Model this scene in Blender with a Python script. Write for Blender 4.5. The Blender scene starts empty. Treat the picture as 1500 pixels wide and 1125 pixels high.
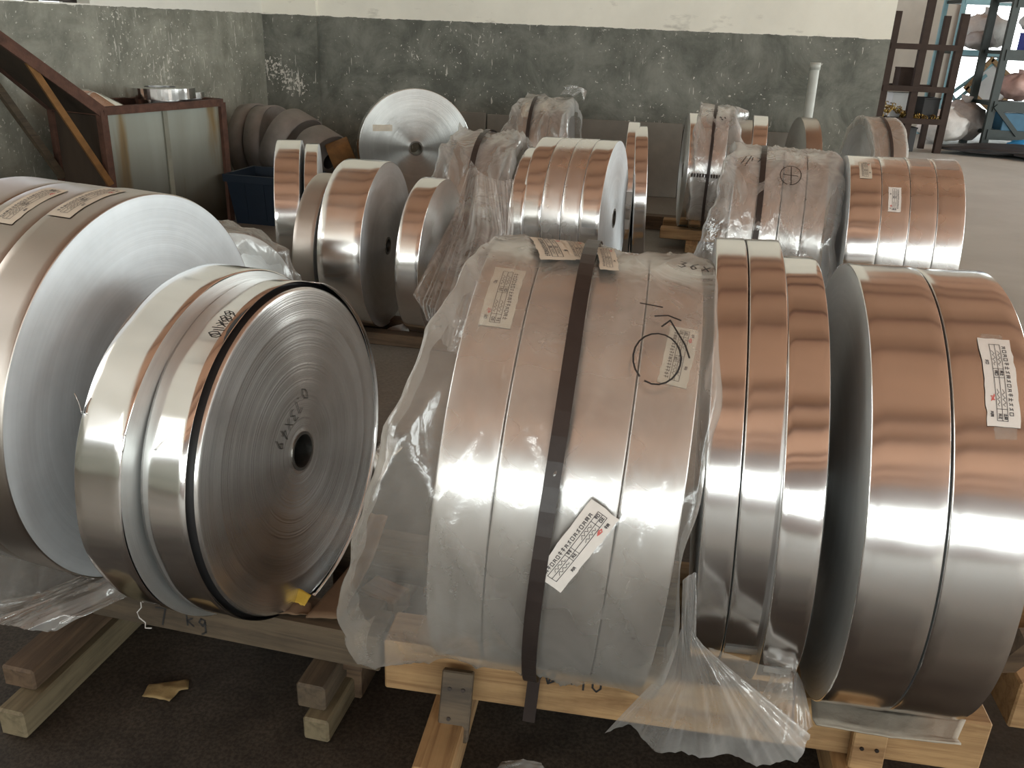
import bpy, math, random
import numpy as np
from mathutils import Matrix, Vector, noise as mnoise

PI = math.pi
rad = math.radians
SC = bpy.context.scene
COL = SC.collection

# ------------------------------------------------------------------ camera
FPX, PITCH, ROLL, CAMZ = 1270.0, rad(22.4), rad(2.4), 1.35
_f = np.array([0, math.cos(PITCH), -math.sin(PITCH)])
_u0 = np.array([0, math.sin(PITCH), math.cos(PITCH)])
_r0 = np.array([1.0, 0, 0])
CR = math.cos(ROLL) * _r0 + math.sin(ROLL) * _u0
CU = math.cos(ROLL) * _u0 - math.sin(ROLL) * _r0
CC = np.array([0, 0, CAMZ])
cam_data = bpy.data.cameras.new('camera')
cam_data.sensor_width = 36.0
cam_data.lens = FPX / 1500 * 36.0
cam_data.clip_start = 0.02
cam = bpy.data.objects.new('camera', cam_data)
COL.objects.link(cam)
cam.matrix_world = Matrix(((CR[0], CU[0], -_f[0], CC[0]), (CR[1], CU[1], -_f[1], CC[1]),
                           (CR[2], CU[2], -_f[2], CC[2]), (0, 0, 0, 1)))
SC.camera = cam

# ------------------------------------------------------------------ world, lights, exposure
SC.view_settings.view_transform = 'Standard'
SC.view_settings.look = 'None'
SC.view_settings.gamma = 1.0
SC.view_settings.use_curve_mapping = False
SC.view_settings.exposure = 0.36
W = bpy.data.worlds.new('overcast_sky')
SC.world = W
W.use_nodes = True
bg = W.node_tree.nodes['Background']
bg.inputs[0].default_value = (0.86, 0.93, 1.0, 1)
bg.inputs[1].default_value = 2.2
SC.cycles.max_bounces = 8
SC.cycles.diffuse_bounces = 4
SC.cycles.glossy_bounces = 4
SC.cycles.transmission_bounces = 4
SC.cycles.transparent_max_bounces = 24
SC.cycles.caustics_reflective = False
SC.cycles.caustics_refractive = False
SC.cycles.sample_clamp_indirect = 6.0


def daylight(name, loc, direction, w, h, radiance, color):
    """an area lamp filling one window or door opening"""
    l = bpy.data.lights.new(name, 'AREA')
    l.shape = 'RECTANGLE'
    l.size, l.size_y = w, h
    l.color = color
    l.energy = radiance * w * h * PI
    o = bpy.data.objects.new(name, l)
    COL.objects.link(o)
    o.location = loc
    o.rotation_euler = Vector(direction).to_track_quat('-Z', 'Y').to_euler()
    return o


DAY = (0.94, 1.0, 0.94)
REAR_Y = -8.5
REAR_WINDOWS = [(-5.9, 3.0), (-2.2, 3.0), (1.5, 3.0), (5.2, 3.0), (8.9, 3.0)]
for cx, w in REAR_WINDOWS:
    daylight('rear_window_daylight', (cx, REAR_Y + 0.03, 2.3), (0, 1, 0), w, 1.6, 6.0, DAY)
RIGHT_X = 12.5
for cy, w in ((-4.5, 4.0), (1.5, 5.0), (9.0, 5.0)):
    daylight('side_door_daylight', (RIGHT_X - 0.03, cy, 2.2), (-1, 0, 0), w, 3.9, 4.3, DAY)
LEFT_DIR = np.array([-0.271, -1.0, 0]) / math.hypot(0.271, 1.0)
CORNER = np.array([-2.29, 8.2, 0])
LEFT_N = np.array([LEFT_DIR[1] * -1, LEFT_DIR[0], 0])      # points into the room (+x)
LEFT_WINDOWS = [(3.0, 1.7), (6.5, 2.2), (10.2, 2.2), (13.6, 2.2)]
for s, w in LEFT_WINDOWS[1:]:
    p = CORNER + LEFT_DIR * s + LEFT_N * 0.04
    daylight('left_window_daylight', (p[0], p[1], 2.35), LEFT_N, w, 1.7, 2.0, (1.0, 0.97, 0.88))


# ------------------------------------------------------------------ helpers
def ray(px, py):
    d = _f + CR * (px - 750) / FPX - CU * (py - 562.5) / FPX
    return d / np.linalg.norm(d)


def on_z(px, py, z):
    d = ray(px, py)
    return CC + d * (z - CAMZ) / d[2]


def on_y(px, py, y):
    d = ray(px, py)
    return CC + d * y / d[1]


def link(o):
    COL.objects.link(o)
    return o


def tag(o, label=None, cat=None, group=None, kind=None):
    if label:
        o['label'] = label
    if cat:
        o['category'] = cat
    if group:
        o['group'] = group
    if kind:
        o['kind'] = kind
    return o


def thing(name, label, cat, loc, group=None, yaw=0.0, lean=0.0, M=None):
    o = bpy.data.objects.new(name, None)
    o.empty_display_size = 0.05
    link(o)
    if M is None:
        a, e, u = frame(yaw, lean)
        M = Matrix(((a[0], e[0], u[0], loc[0]), (a[1], e[1], u[1], loc[1]), (a[2], e[2], u[2], loc[2]), (0, 0, 0, 1)))
    o.matrix_world = M
    return tag(o, label, cat, group)


def frame(yaw, lean):
    a = np.array([math.cos(yaw) * math.cos(lean), -math.sin(yaw) * math.cos(lean), math.sin(lean)])
    e = np.array([math.sin(yaw), math.cos(yaw), 0.0])
    u = np.cross(a, e)
    if u[2] < 0:
        u = -u
    return a, e, u


class MB:
    def __init__(s):
        s.v, s.f, s.m = [], [], []

    def add(s, verts, faces, mi=0):
        b = len(s.v)
        s.v += [tuple(map(float, p)) for p in verts]
        s.f += [tuple(b + i for i in f) for f in faces]
        s.m += [mi] * len(faces)
        return s

    def box(s, c, size, R=None, taper=0.0, mi=0, bev=0.0):
        hx, hy, hz = [k / 2 for k in size]
        R = np.eye(3) if R is None else np.array(R)
        if bev <= 0:
            P = [(x, y, z) for x in (-hx, hx) for y in (-hy, hy) for z in (-hz, hz)]
            F = [(0, 1, 3, 2), (4, 6, 7, 5), (0, 4, 5, 1), (2, 3, 7, 6), (0, 2, 6, 4), (1, 5, 7, 3)]
        else:
            b = min(bev, hx * .9, hy * .9, hz * .9)
            P, F = [], []
            # rounded-off box: three nested rings in z
            for z, k in ((-hz, b), (-hz + b, 0), (hz - b, 0), (hz, b)):
                x, y = hx - k, hy - k
                P += [(-x + b * (k == 0), -y, z), (x - b * (k == 0), -y, z), (x, -y + b * (k == 0), z), (x, y - b * (k == 0), z),
                      (x - b * (k == 0), y, z), (-x + b * (k == 0), y, z), (-x, y - b * (k == 0), z), (-x, -y + b * (k == 0), z)]
            for r in range(3):
                for i in range(8):
                    j = (i + 1) % 8
                    F.append((r * 8 + i, r * 8 + j, r * 8 + 8 + j, r * 8 + 8 + i))
            F.append(tuple(range(7, -1, -1)))
            F.append(tuple(range(24, 32)))
        s.add([np.array(c) + R @ np.array(p) for p in P], F, mi)
        return s

    def beam(s, p, q, w, h, up=(0, 0, 1), mi=0, bev=0.0):
        p, q = np.array(p, float), np.array(q, float)
        d = q - p
        L = np.linalg.norm(d)
        x = d / L
        y = np.cross(np.array(up, float), x)
        if np.linalg.norm(y) < 1e-6:
            y = np.array([0, 1.0, 0])
        y /= np.linalg.norm(y)
        z = np.cross(x, y)
        s.box((p + q) / 2, (L, w, h), np.stack([x, y, z], 1), mi=mi, bev=bev)
        return s

    def tube(s, pts, r, n=8, mi=0, cap=True):
        pts = [np.array(p, float) for p in pts]
        V, F = [], []
        for i, p in enumerate(pts):
            t = pts[min(i + 1, len(pts) - 1)] - pts[max(i - 1, 0)]
            t /= np.linalg.norm(t) + 1e-12
            a = np.cross(t, (0, 0, 1.0))
            if np.linalg.norm(a) < 1e-3:
                a = np.cross(t, (1.0, 0, 0))
            a /= np.linalg.norm(a)
            b = np.cross(t, a)
            rr = r[i] if hasattr(r, '__len__') else r
            for k in range(n):
                th = 2 * PI * k / n
                V.append(p + rr * (math.cos(th) * a + math.sin(th) * b))
        for i in range(len(pts) - 1):
            for k in range(n):
                k2 = (k + 1) % n
                F.append((i * n + k, i * n + k2, (i + 1) * n + k2, (i + 1) * n + k))
        if cap:
            F.append(tuple(range(n - 1, -1, -1)))
            F.append(tuple(range((len(pts) - 1) * n, len(pts) * n)))
        s.add(V, F, mi)
        return s

    def grid(s, P, mi=0, closed=False):
        """P[r][c] array of points"""
        P = np.array(P)
        nr, nc = P.shape[:2]
        F = []
        for r in range(nr - 1):
            for c in range(nc if closed else nc - 1):
                d = (c + 1) % nc
                F.append((r * nc + c, r * nc + d, (r + 1) * nc + d, (r + 1) * nc + c))
        s.add(P.reshape(-1, 3), F, mi)
        return s

    def build(s, name, mat, parent=None, smooth=False, kind=None, solid=0.0):
        me = bpy.data.meshes.new(name)
        me.from_pydata(s.v, [], s.f)
        mats = mat if isinstance(mat, (list, tuple)) else [mat]
        for m in mats:
            me.materials.append(m)
        if len(mats) > 1:
            me.polygons.foreach_set('material_index', s.m)
        if smooth:
            me.polygons.foreach_set('use_smooth', [True] * len(me.polygons))
        me.update()
        o = bpy.data.objects.new(name, me)
        link(o)
        if parent is not None:
            o.parent = parent
        if kind:
            o['kind'] = kind
        if solid:
            md = o.modifiers.new('thickness', 'SOLIDIFY')
            md.thickness = solid
            md.offset = 0
        return o


def lathe(mb, prof, n=96, wob=None, mi=0):
    """prof: (x, r) pairs turned about local X, centre height cz given by caller through MB offset"""
    P = []
    for (x, r) in prof:
        row = []
        for k in range(n):
            th = 2 * PI * k / n
            rr = r + (wob(x, th) if wob else 0.0)
            row.append((x, -rr * math.cos(th), rr * math.sin(th)))
        P.append(row)
    mb.grid(P, mi=mi, closed=True)
    return mb


# ------------------------------------------------------------------ materials
def nt(name):
    m = bpy.data.materials.new(name)
    m.use_nodes = True
    t = m.node_tree
    return m, t, t.nodes['Principled BSDF'], t.nodes['Material Output']


def N(t, typ, **kw):
    n = t.nodes.new(typ)
    for k, v in kw.items():
        if k.startswith('i_'):
            key = k[2:]
            key = int(key) if key.isdigit() else key.replace('_', ' ')
            n.inputs[key].default_value = v
        else:
            setattr(n, k, v)
    return n


def coords(t, scale=(1, 1, 1), kind='Object', rot=(0, 0, 0)):
    tc = N(t, 'ShaderNodeTexCoord')
    mp = N(t, 'ShaderNodeMapping')
    mp.inputs['Scale'].default_value = scale
    mp.inputs['Rotation'].default_value = rot
    t.links.new(tc.outputs[kind], mp.inputs['Vector'])
    return mp.outputs['Vector']


def noise_tex(t, vec, scale, detail=4, rough=.6, dist=0.0):
    n = N(t, 'ShaderNodeTexNoise')
    n.inputs['Scale'].default_value = scale
    n.inputs['Detail'].default_value = detail
    n.inputs['Roughness'].default_value = rough
    n.inputs['Distortion'].default_value = dist
    t.links.new(vec, n.inputs['Vector'])
    return n.outputs['Fac']


def ramp(t, fac, stops):
    r = N(t, 'ShaderNodeValToRGB')
    els = r.color_ramp.elements
    while len(els) < len(stops):
        els.new(0.5)
    for e, (p, c) in zip(els, stops):
        e.position = p
        e.color = (c[0], c[1], c[2], 1) if hasattr(c, '__len__') else (c, c, c, 1)
    t.links.new(fac, r.inputs['Fac'])
    return r.outputs['Color']


def mixc(t, fac, a, b, mode='MIX'):
    m = N(t, 'ShaderNodeMix', data_type='RGBA', blend_type=mode)
    if hasattr(fac, 'is_linked'):
        t.links.new(fac, m.inputs['Factor'])
    else:
        m.inputs['Factor'].default_value = fac
    for idx, v in ((6, a), (7, b)):
        if hasattr(v, 'is_linked'):
            t.links.new(v, m.inputs[idx])
        else:
            m.inputs[idx].default_value = (*v, 1)
    return m.outputs[2]


def bump(t, b, h, strength, dist=0.01):
    n = N(t, 'ShaderNodeBump')
    n.inputs['Strength'].default_value = strength
    n.inputs['Distance'].default_value = dist
    t.links.new(h, n.inputs['Height'])
    t.links.new(n.outputs['Normal'], b.inputs['Normal'])


def simple(name, col, rough=.6, metal=0.0, var=.25, scale=8, stretch=(1, 1, 1), bumps=.15, spec=.5, col2=None):
    m, t, b, o = nt(name)
    v = coords(t, stretch)
    f = noise_tex(t, v, scale)
    c2 = col2 if col2 else tuple(c * (1 - var) for c in col)
    c = ramp(t, f, [(.3, c2), (.7, col)])
    t.links.new(c, b.inputs['Base Color'])
    b.inputs['Roughness'].default_value = rough
    b.inputs['Metallic'].default_value = metal
    b.inputs['Specular IOR Level'].default_value = spec
    if bumps:
        f2 = noise_tex(t, v, scale * 4)
        bump(t, b, f2, bumps, .01)
    return m


def metal_strip(name, col=(.88, .87, .86), rough=.15, aniso=.55, seed=0.0, haze=.07, wave=.10):
    m, t, b, o = nt(name)
    b.inputs['Metallic'].default_value = 1.0
    v = coords(t, (1, 1, 1))
    big = noise_tex(t, v, 5, 3)
    c = ramp(t, big, [(.35, tuple(k * .93 for k in col)), (.65, col)])
    t.links.new(c, b.inputs['Base Color'])
    r = ramp(t, noise_tex(t, v, 7, 2), [(.35, rough), (.75, rough + haze)])
    t.links.new(r, b.inputs['Roughness'])
    b.inputs['Anisotropic'].default_value = aniso
    b.inputs['Anisotropic Rotation'].default_value = .25
    tg = N(t, 'ShaderNodeTangent', direction_type='RADIAL', axis='X')
    t.links.new(tg.outputs[0], b.inputs['Tangent'])
    # gentle unevenness of the last turn of strip
    v2 = coords(t, (2.0, 7, 7))
    bump(t, b, noise_tex(t, v2, 1.6, 0, .3), wave, .004)
    return m


def metal_face(name, col=(.86, .87, .88), rough=.36, aniso=.75, ring=.5, metal=.9):
    m, t, b, o = nt(name)
    b.inputs['Metallic'].default_value = metal
    b.inputs['Roughness'].default_value = rough
    b.inputs['Anisotropic'].default_value = aniso
    b.inputs['Anisotropic Rotation'].default_value = .25
    tg = N(t, 'ShaderNodeTangent', direction_type='RADIAL', axis='X')
    t.links.new(tg.outputs[0], b.inputs['Tangent'])
    # wound edges: rings by radius
    tc = N(t, 'ShaderNodeTexCoord')
    sx = N(t, 'ShaderNodeVectorMath', operation='MULTIPLY')
    sx.inputs[1].default_value = (0, 1, 1)
    t.links.new(tc.outputs['Object'], sx.inputs[0])
    ln = N(t, 'ShaderNodeVectorMath', operation='LENGTH')
    t.links.new(sx.outputs[0], ln.inputs[0])
    cb = N(t, 'ShaderNodeCombineXYZ')
    t.links.new(ln.outputs['Value'], cb.inputs[0])
    f = noise_tex(t, cb.outputs[0], 160, 3, .7)
    f2 = noise_tex(t, cb.outputs[0], 28, 3, .7)
    c = ramp(t, f2, [(.3, tuple(k * .86 for k in col)), (.7, col)])
    v = coords(t, (1, 1, 1))
    dirt = ramp(t, noise_tex(t, v, 6, 4), [(.35, .88), (.65, 1.0)])
    c = mixc(t, 1.0, c, dirt, 'MULTIPLY')
    t.links.new(c, b.inputs['Base Color'])
    bump(t, b, f, ring, .0012)
    return m


def film_mat(name, haze=.16, col=(.86, .86, .84), rough=.16, streak=6.0, wr=.5, gloss=.075):
    """clear polythene: mostly see-through, a little milky, glossy creases"""
    m, t, b, o = nt(name)
    t.nodes.remove(b)
    v = coords(t, (1.2, 1.2, .5), rot=(0, .5, 0))
    f = noise_tex(t, v, streak * .7, 3, .5, 1.2)
    f2 = noise_tex(t, coords(t, (1, 1, 1)), streak * 5, 4, .6, .5)
    mx = N(t, 'ShaderNodeMath', operation='MULTIPLY_ADD')
    t.links.new(f, mx.inputs[0])
    mx.inputs[1].default_value = 1.0
    ms = N(t, 'ShaderNodeMath', operation='MULTIPLY')
    t.links.new(f2, ms.inputs[0])
    ms.inputs[1].default_value = .06
    t.links.new(ms.outputs[0], mx.inputs[2])
    bp = N(t, 'ShaderNodeBump')
    bp.inputs['Strength'].default_value = wr
    bp.inputs['Distance'].default_value = .03
    t.links.new(mx.outputs[0], bp.inputs['Height'])
    tr = N(t, 'ShaderNodeBsdfTransparent')
    tr.inputs['Color'].default_value = (.965, .965, .96, 1)
    df = N(t, 'ShaderNodeBsdfDiffuse')
    df.inputs['Color'].default_value = (*col, 1)
    tl = N(t, 'ShaderNodeBsdfTranslucent')
    tl.inputs['Color'].default_value = (*col, 1)
    gl = N(t, 'ShaderNodeBsdfGlossy')
    gl.inputs['Roughness'].default_value = rough
    gl.inputs['Color'].default_value = (1, 1, 1, 1)
    t.links.new(bp.outputs[0], gl.inputs['Normal'])
    a = N(t, 'ShaderNodeMixShader')
    a.inputs[0].default_value = .45
    t.links.new(df.outputs[0], a.inputs[1])
    t.links.new(tl.outputs[0], a.inputs[2])
    lw = N(t, 'ShaderNodeLayerWeight')
    lw.inputs['Blend'].default_value = .35
    t.links.new(bp.outputs[0], lw.inputs['Normal'])
    # milkiness: base + edge-on + cloudy streaks
    hz = ramp(t, f, [(.35, haze * .5), (.75, haze * 1.7)])
    m1 = N(t, 'ShaderNodeMath', operation='MULTIPLY_ADD', use_clamp=True)
    t.links.new(lw.outputs['Facing'], m1.inputs[0])
    m1.inputs[1].default_value = .38
    t.links.new(hz, m1.inputs[2])
    s1 = N(t, 'ShaderNodeMixShader')
    t.links.new(m1.outputs[0], s1.inputs[0])
    t.links.new(tr.outputs[0], s1.inputs[1])
    t.links.new(a.outputs[0], s1.inputs[2])
    m2 = N(t, 'ShaderNodeMath', operation='MULTIPLY_ADD', use_clamp=True)
    pw = N(t, 'ShaderNodeMath', operation='POWER')
    t.links.new(lw.outputs['Facing'], pw.inputs[0])
    pw.inputs[1].default_value = 3.0
    t.links.new(pw.outputs[0], m2.inputs[0])
    m2.inputs[1].default_value = .5
    m2.inputs[2].default_value = gloss
    s2 = N(t, 'ShaderNodeMixShader')
    t.links.new(m2.outputs[0], s2.inputs[0])
    t.links.new(s1.outputs[0], s2.inputs[1])
    t.links.new(gl.outputs[0], s2.inputs[2])
    t.links.new(s2.outputs[0], o.inputs['Surface'])
    return m


def wood(name, light, dark, rough=.7, grain=22, knots=True):
    m, t, b, o = nt(name)
    v = coords(t, (1.2, grain, grain))
    f = noise_tex(t, v, 1.6, 6, .7, .6)
    c = ramp(t, f, [(.3, dark), (.55, light), (.8, tuple(min(1, k * 1.12) for k in light))])
    v2 = coords(t, (3, 3, 3))
    st = ramp(t, noise_tex(t, v2, 2.2, 5), [(.35, .55), (.6, 1.0)])
    c = mixc(t, .6, c, st, 'MULTIPLY')
    t.links.new(c, b.inputs['Base Color'])
    b.inputs['Roughness'].default_value = rough
    bump(t, b, f, .3, .006)
    return m


def dado_material(name, paint, paint2, white, h, clusters=()):
    """emulsion above, grey-green paint below height h; chips show white plaster"""
    m, t, b, o = nt(name)
    v = coords(t)
    sep = N(t, 'ShaderNodeSeparateXYZ')
    t.links.new(v, sep.inputs[0])
    edge = noise_tex(t, coords(t, (1, 1, 1)), 9, 4)
    ma = N(t, 'ShaderNodeMath', operation='MULTIPLY_ADD')
    t.links.new(edge, ma.inputs[0])
    ma.inputs[1].default_value = .03
    t.links.new(sep.outputs['Z'], ma.inputs[2])
    gt = N(t, 'ShaderNodeMath', operation='GREATER_THAN')
    t.links.new(ma.outputs[0], gt.inputs[0])
    gt.inputs[1].default_value = h + .015
    # blotchy paint
    f1 = noise_tex(t, v, 2.6, 8, .72, .5)
    p = ramp(t, f1, [(.38, paint2), (.62, paint)])
    f2 = ramp(t, noise_tex(t, coords(t, (1, 1, .35)), 10, 5), [(.35, .78), (.6, 1.0)])
    p = mixc(t, .7, p, f2, 'MULTIPLY')
    # chips and scratches
    area = noise_tex(t, v, 1.4, 3)
    for (cpos, crad, amt) in clusters:
        dn = N(t, 'ShaderNodeVectorMath', operation='DISTANCE')
        dn.inputs[1].default_value = tuple(cpos)
        t.links.new(v, dn.inputs[0])
        rm = N(t, 'ShaderNodeMapRange')
        rm.inputs['From Min'].default_value = 0
        rm.inputs['From Max'].default_value = crad
        rm.inputs['To Min'].default_value = amt
        rm.inputs['To Max'].default_value = 0
        t.links.new(dn.outputs['Value'], rm.inputs['Value'])
        ad = N(t, 'ShaderNodeMath', operation='ADD')
        t.links.new(area, ad.inputs[0])
        t.links.new(rm.outputs[0], ad.inputs[1])
        area = ad.outputs[0]
    ch = noise_tex(t, v, 42, 3, .55, .3)
    chs = N(t, 'ShaderNodeMath', operation='MULTIPLY_ADD')
    t.links.new(area, chs.inputs[0])
    chs.inputs[1].default_value = .30
    t.links.new(ch, chs.inputs[2])
    chip = ramp(t, chs.outputs[0], [(.838, 0), (.862, 1)])
    sc = noise_tex(t, coords(t, (60, 60, 7), rot=(0, .5, 0)), 1.0, 2, .5)
    scs = N(t, 'ShaderNodeMath', operation='MULTIPLY_ADD')
    t.links.new(area, scs.inputs[0])
    scs.inputs[1].default_value = .30
    t.links.new(sc, scs.inputs[2])
    scr = ramp(t, scs.outputs[0], [(.868, 0), (.90, .8)])
    mxx = N(t, 'ShaderNodeMath', operation='MAXIMUM')
    t.links.new(chip, mxx.inputs[0])
    t.links.new(scr, mxx.inputs[1])
    p = mixc(t, mxx.outputs[0], p, (.62, .60, .54))
    # plaster above
    w = ramp(t, noise_tex(t, v, 1.7, 6), [(.3, tuple(k * .9 for k in white)), (.6, white)])
    sm = noise_tex(t, coords(t, (3, 3, 8), rot=(0, .6, 0)), 1.2, 5)
    smr = ramp(t, sm, [(.60, 0), (.74, .55)])
    w = mixc(t, smr, w, (.35, .33, .29))
    c = mixc(t, gt.outputs[0], p, w)
    t.links.new(c, b.inputs['Base Color'])
    rr = ramp(t, gt.outputs[0], [(0, .5), (1, .9)])
    t.links.new(rr, b.inputs['Roughness'])
    b.inputs['Specular IOR Level'].default_value = .3
    bump(t, b, f1, .12, .02)
    return m


def floor_material():
    m, t, b, o = nt('workshop_concrete')
    v = coords(t)
    f1 = noise_tex(t, v, 1.1, 8, .65, .3)
    base = ramp(t, f1, [(.3, (.17, .162, .142)), (.7, (.27, .262, .235))])
    f2 = noise_tex(t, v, 70, 3)
    base = mixc(t, .5, base, ramp(t, f2, [(.35, .55), (.65, 1.0)]), 'MULTIPLY')
    # shade around the nearest pallets, painted into the floor as a dark zone
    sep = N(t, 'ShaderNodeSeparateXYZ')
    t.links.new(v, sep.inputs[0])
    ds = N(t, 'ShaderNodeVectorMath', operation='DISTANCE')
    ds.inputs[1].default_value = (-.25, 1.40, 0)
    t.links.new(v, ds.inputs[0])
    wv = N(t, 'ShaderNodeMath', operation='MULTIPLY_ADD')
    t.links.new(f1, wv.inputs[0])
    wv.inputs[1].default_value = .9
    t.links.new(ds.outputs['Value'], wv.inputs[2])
    front_shade = ramp(t, N_scale(t, wv.outputs[0], .3), [(.44, 1), (.66, 0)])
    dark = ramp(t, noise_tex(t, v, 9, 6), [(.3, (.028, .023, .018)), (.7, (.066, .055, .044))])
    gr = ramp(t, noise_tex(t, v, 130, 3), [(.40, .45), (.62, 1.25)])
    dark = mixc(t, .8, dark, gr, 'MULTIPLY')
    c = mixc(t, front_shade, base, dark)
    # lighter towards the bay: daylight from its opening put into the concrete's colour
    mr = N(t, 'ShaderNodeMapRange')
    mr.inputs['From Min'].default_value = 1.7
    mr.inputs['From Max'].default_value = 3.0
    t.links.new(sep.outputs['X'], mr.inputs['Value'])
    pale = ramp(t, f1, [(.3, (.42, .43, .40)), (.7, (.53, .545, .51))])
    c = mixc(t, mr.outputs[0], c, pale)
    t.links.new(c, b.inputs['Base Color'])
    b.inputs['Roughness'].default_value = .55
    b.inputs['Specular IOR Level'].default_value = .35
    bump(t, b, f2, .25, .004)
    return m


def N_scale(t, sock, k):
    n = N(t, 'ShaderNodeMath', operation='MULTIPLY')
    t.links.new(sock, n.inputs[0])
    n.inputs[1].default_value = k
    return n.outputs[0]


M = {}
M['strip'] = metal_strip('rolled_aluminium_strip')
M['strip_soft'] = metal_strip('satin_aluminium_strip', rough=.24, aniso=.5, haze=.12)
M['strip_bright'] = metal_strip('bright_aluminium_strip', rough=.11, aniso=.5, haze=.05, wave=.35)
M['strip_dull'] = metal_strip('dusty_aluminium_strip', col=(.50, .46, .42), rough=.30, haze=.12)
M['face'] = metal_face('wound_strip_edges')
M['face_pale'] = metal_face('pale_wound_strip_edges', col=(.90, .96, 1.0), rough=.50, aniso=.45, ring=.35, metal=.42)
M['face_smooth'] = metal_face('polished_wound_strip_edges', col=(.84, .83, .81), rough=.27, aniso=.8, ring=.8, metal=.95)
M['face_disc'] = metal_face('silver_disc_edges', col=(.70, .70, .68), rough=.30, aniso=.85, ring=.9, metal=1.0)
M['face_dark'] = metal_face('grey_wound_strip_edges', col=(.72, .74, .73), rough=.45, metal=.75)
M['core'] = simple('steel_core_tube', (.30, .29, .27), .4, 1.0, .4, 20)
M['core_dark'] = simple('dark_core_bore', (.05, .045, .04), .7, 0, .4, 20)
M['black_gap'] = simple('black_edge_band', (.018, .018, .019), .45, 0, .4, 20, bumps=0)
M['film'] = film_mat('clear_polythene_film', .19, col=(.88, .85, .79), wr=.6)
M['film_white'] = film_mat('milky_polythene_film', .27, streak=8, rough=.11, wr=.9, gloss=.11)
M['film_grey'] = film_mat('dusty_polythene_film', .22, col=(.55, .54, .51), streak=8, wr=.7)
M['strap'] = simple('dark_brown_strapping', (.040, .030, .027), .38, 0, .3, 12, bumps=.05)
M['paper'] = simple('label_paper', (.80, .77, .73), .75, 0, .08, 30, bumps=.05)
M['paper_film'] = simple('label_paper_under_film', (.68, .63, .53), .7, 0, .12, 30, bumps=.05)
M['ink'] = simple('black_print', (.06, .055, .06), .7, 0, .2, 30, bumps=0)
M['red_ink'] = simple('red_stamp_ink', (.70, .16, .14), .7, 0, .3, 30, bumps=0)
M['marker'] = simple('black_marker', (.025, .024, .024), .6, 0, .2, 30, bumps=0)
M['wood'] = wood('fresh_pine', (.42, .265, .125), (.21, .11, .045))
M['wood_old'] = wood('weathered_grey_timber', (.115, .085, .054), (.045, .034, .024))  # weathered tone, darkened further to carry the shade over the foreground
M['wood_pale'] = wood('pale_bare_timber', (.20, .165, .10), (.10, .08, .045))  # bare timber, its colour lowered for the same foreground shade
M['wood_brown'] = wood('brown_timber', (.13, .085, .05), (.05, .03, .018))
M['nail'] = simple('nail_head', (.05, .04, .035), .5, .8, .3, 30, bumps=0)
M['kraft'] = simple('grey_beige_board', (.44, .40, .33), .85, 0, .2, 14)
M['card'] = simple('brown_cardboard', (.23, .145, .085), .85, 0, .3, 8)
M['yellow'] = simple('yellow_scrap', (.72, .46, .06), .7, 0, .25, 20)
M['rust'] = simple('rusty_angle_iron', (.12, .055, .036), .85, .0, .5, 14, bumps=.5)
M['rust_orange'] = simple('orange_rust', (.22, .105, .03), .85, .0, .4, 14, bumps=.4)
M['rust_dark'] = simple('dark_rusted_sheet', (.055, .037, .024), .8, 0, .5, 5, stretch=(1, 1, .3), bumps=.2)
M['blue'] = simple('navy_plastic', (.003, .013, .030), .45, 0, .2, 6, bumps=0)
M['blue_bright'] = simple('bright_blue_plastic', (.03, .28, .62), .4, 0, .2, 6, bumps=0)
M['teal'] = simple('teal_blue_plastic', (.03, .13, .22), .5, 0, .2, 6, bumps=0)
M['pipe'] = simple('pale_grey_pipe', (.50, .52, .48), .5, .0, .15, 10, bumps=.05)
M['rack'] = simple('brown_steel_rack', (.050, .033, .026), .75, 0, .3, 10, bumps=.1, spec=.2)
M['shelf_dark'] = simple('dark_green_steel', (.022, .034, .031), .5, 0, .3, 10, bumps=.05)
M['shelf_blue'] = simple('pale_blue_steel', (.26, .47, .53), .5, 0, .15, 10, bumps=.05)
M['brass'] = simple('brass_turnings', (.62, .44, .14), .35, 1.0, .5, 30, bumps=.1)
M['white_bag'] = simple('white_woven_sack', (.66, .64, .61), .8, 0, .2, 10, bumps=.3)
M['grey_bag'] = simple('grey_plastic_sack', (.42, .39, .37), .6, 0, .3, 8, bumps=.3)
M['red'] = simple('red_plastic', (.60, .07, .05), .5, 0, .2, 8, bumps=0)
M['pink'] = simple('pinkish_sack', (.50, .33, .29), .6, 0, .3, 8, bumps=.2)
M['dark'] = simple('black_oily_sheet', (.03, .03, .032), .6, 0, .4, 6, bumps=.2)
M['bluebox'] = simple('violet_blue_carton', (.07, .09, .40), .6, 0, .2, 8, bumps=0)
M['white_box'] = simple('white_carton', (.75, .74, .72), .7, 0, .1, 8, bumps=0)
M['oldroll'] = simple('dusty_grey_roll', (.27, .245, .225), .6, .25, .3, 7, bumps=.1)
M['oldroll_dark'] = simple('dark_dusty_roll', (.12, .11, .10), .6, .2, .3, 7, bumps=.1)
M['foil'] = metal_strip('crumpled_foil', col=(.86, .85, .82), rough=.2, aniso=0, wave=.3)
M['board'] = simple('bare_cement_board', (.24, .225, .195), .85, 0, .2, 5, bumps=.1)

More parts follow.
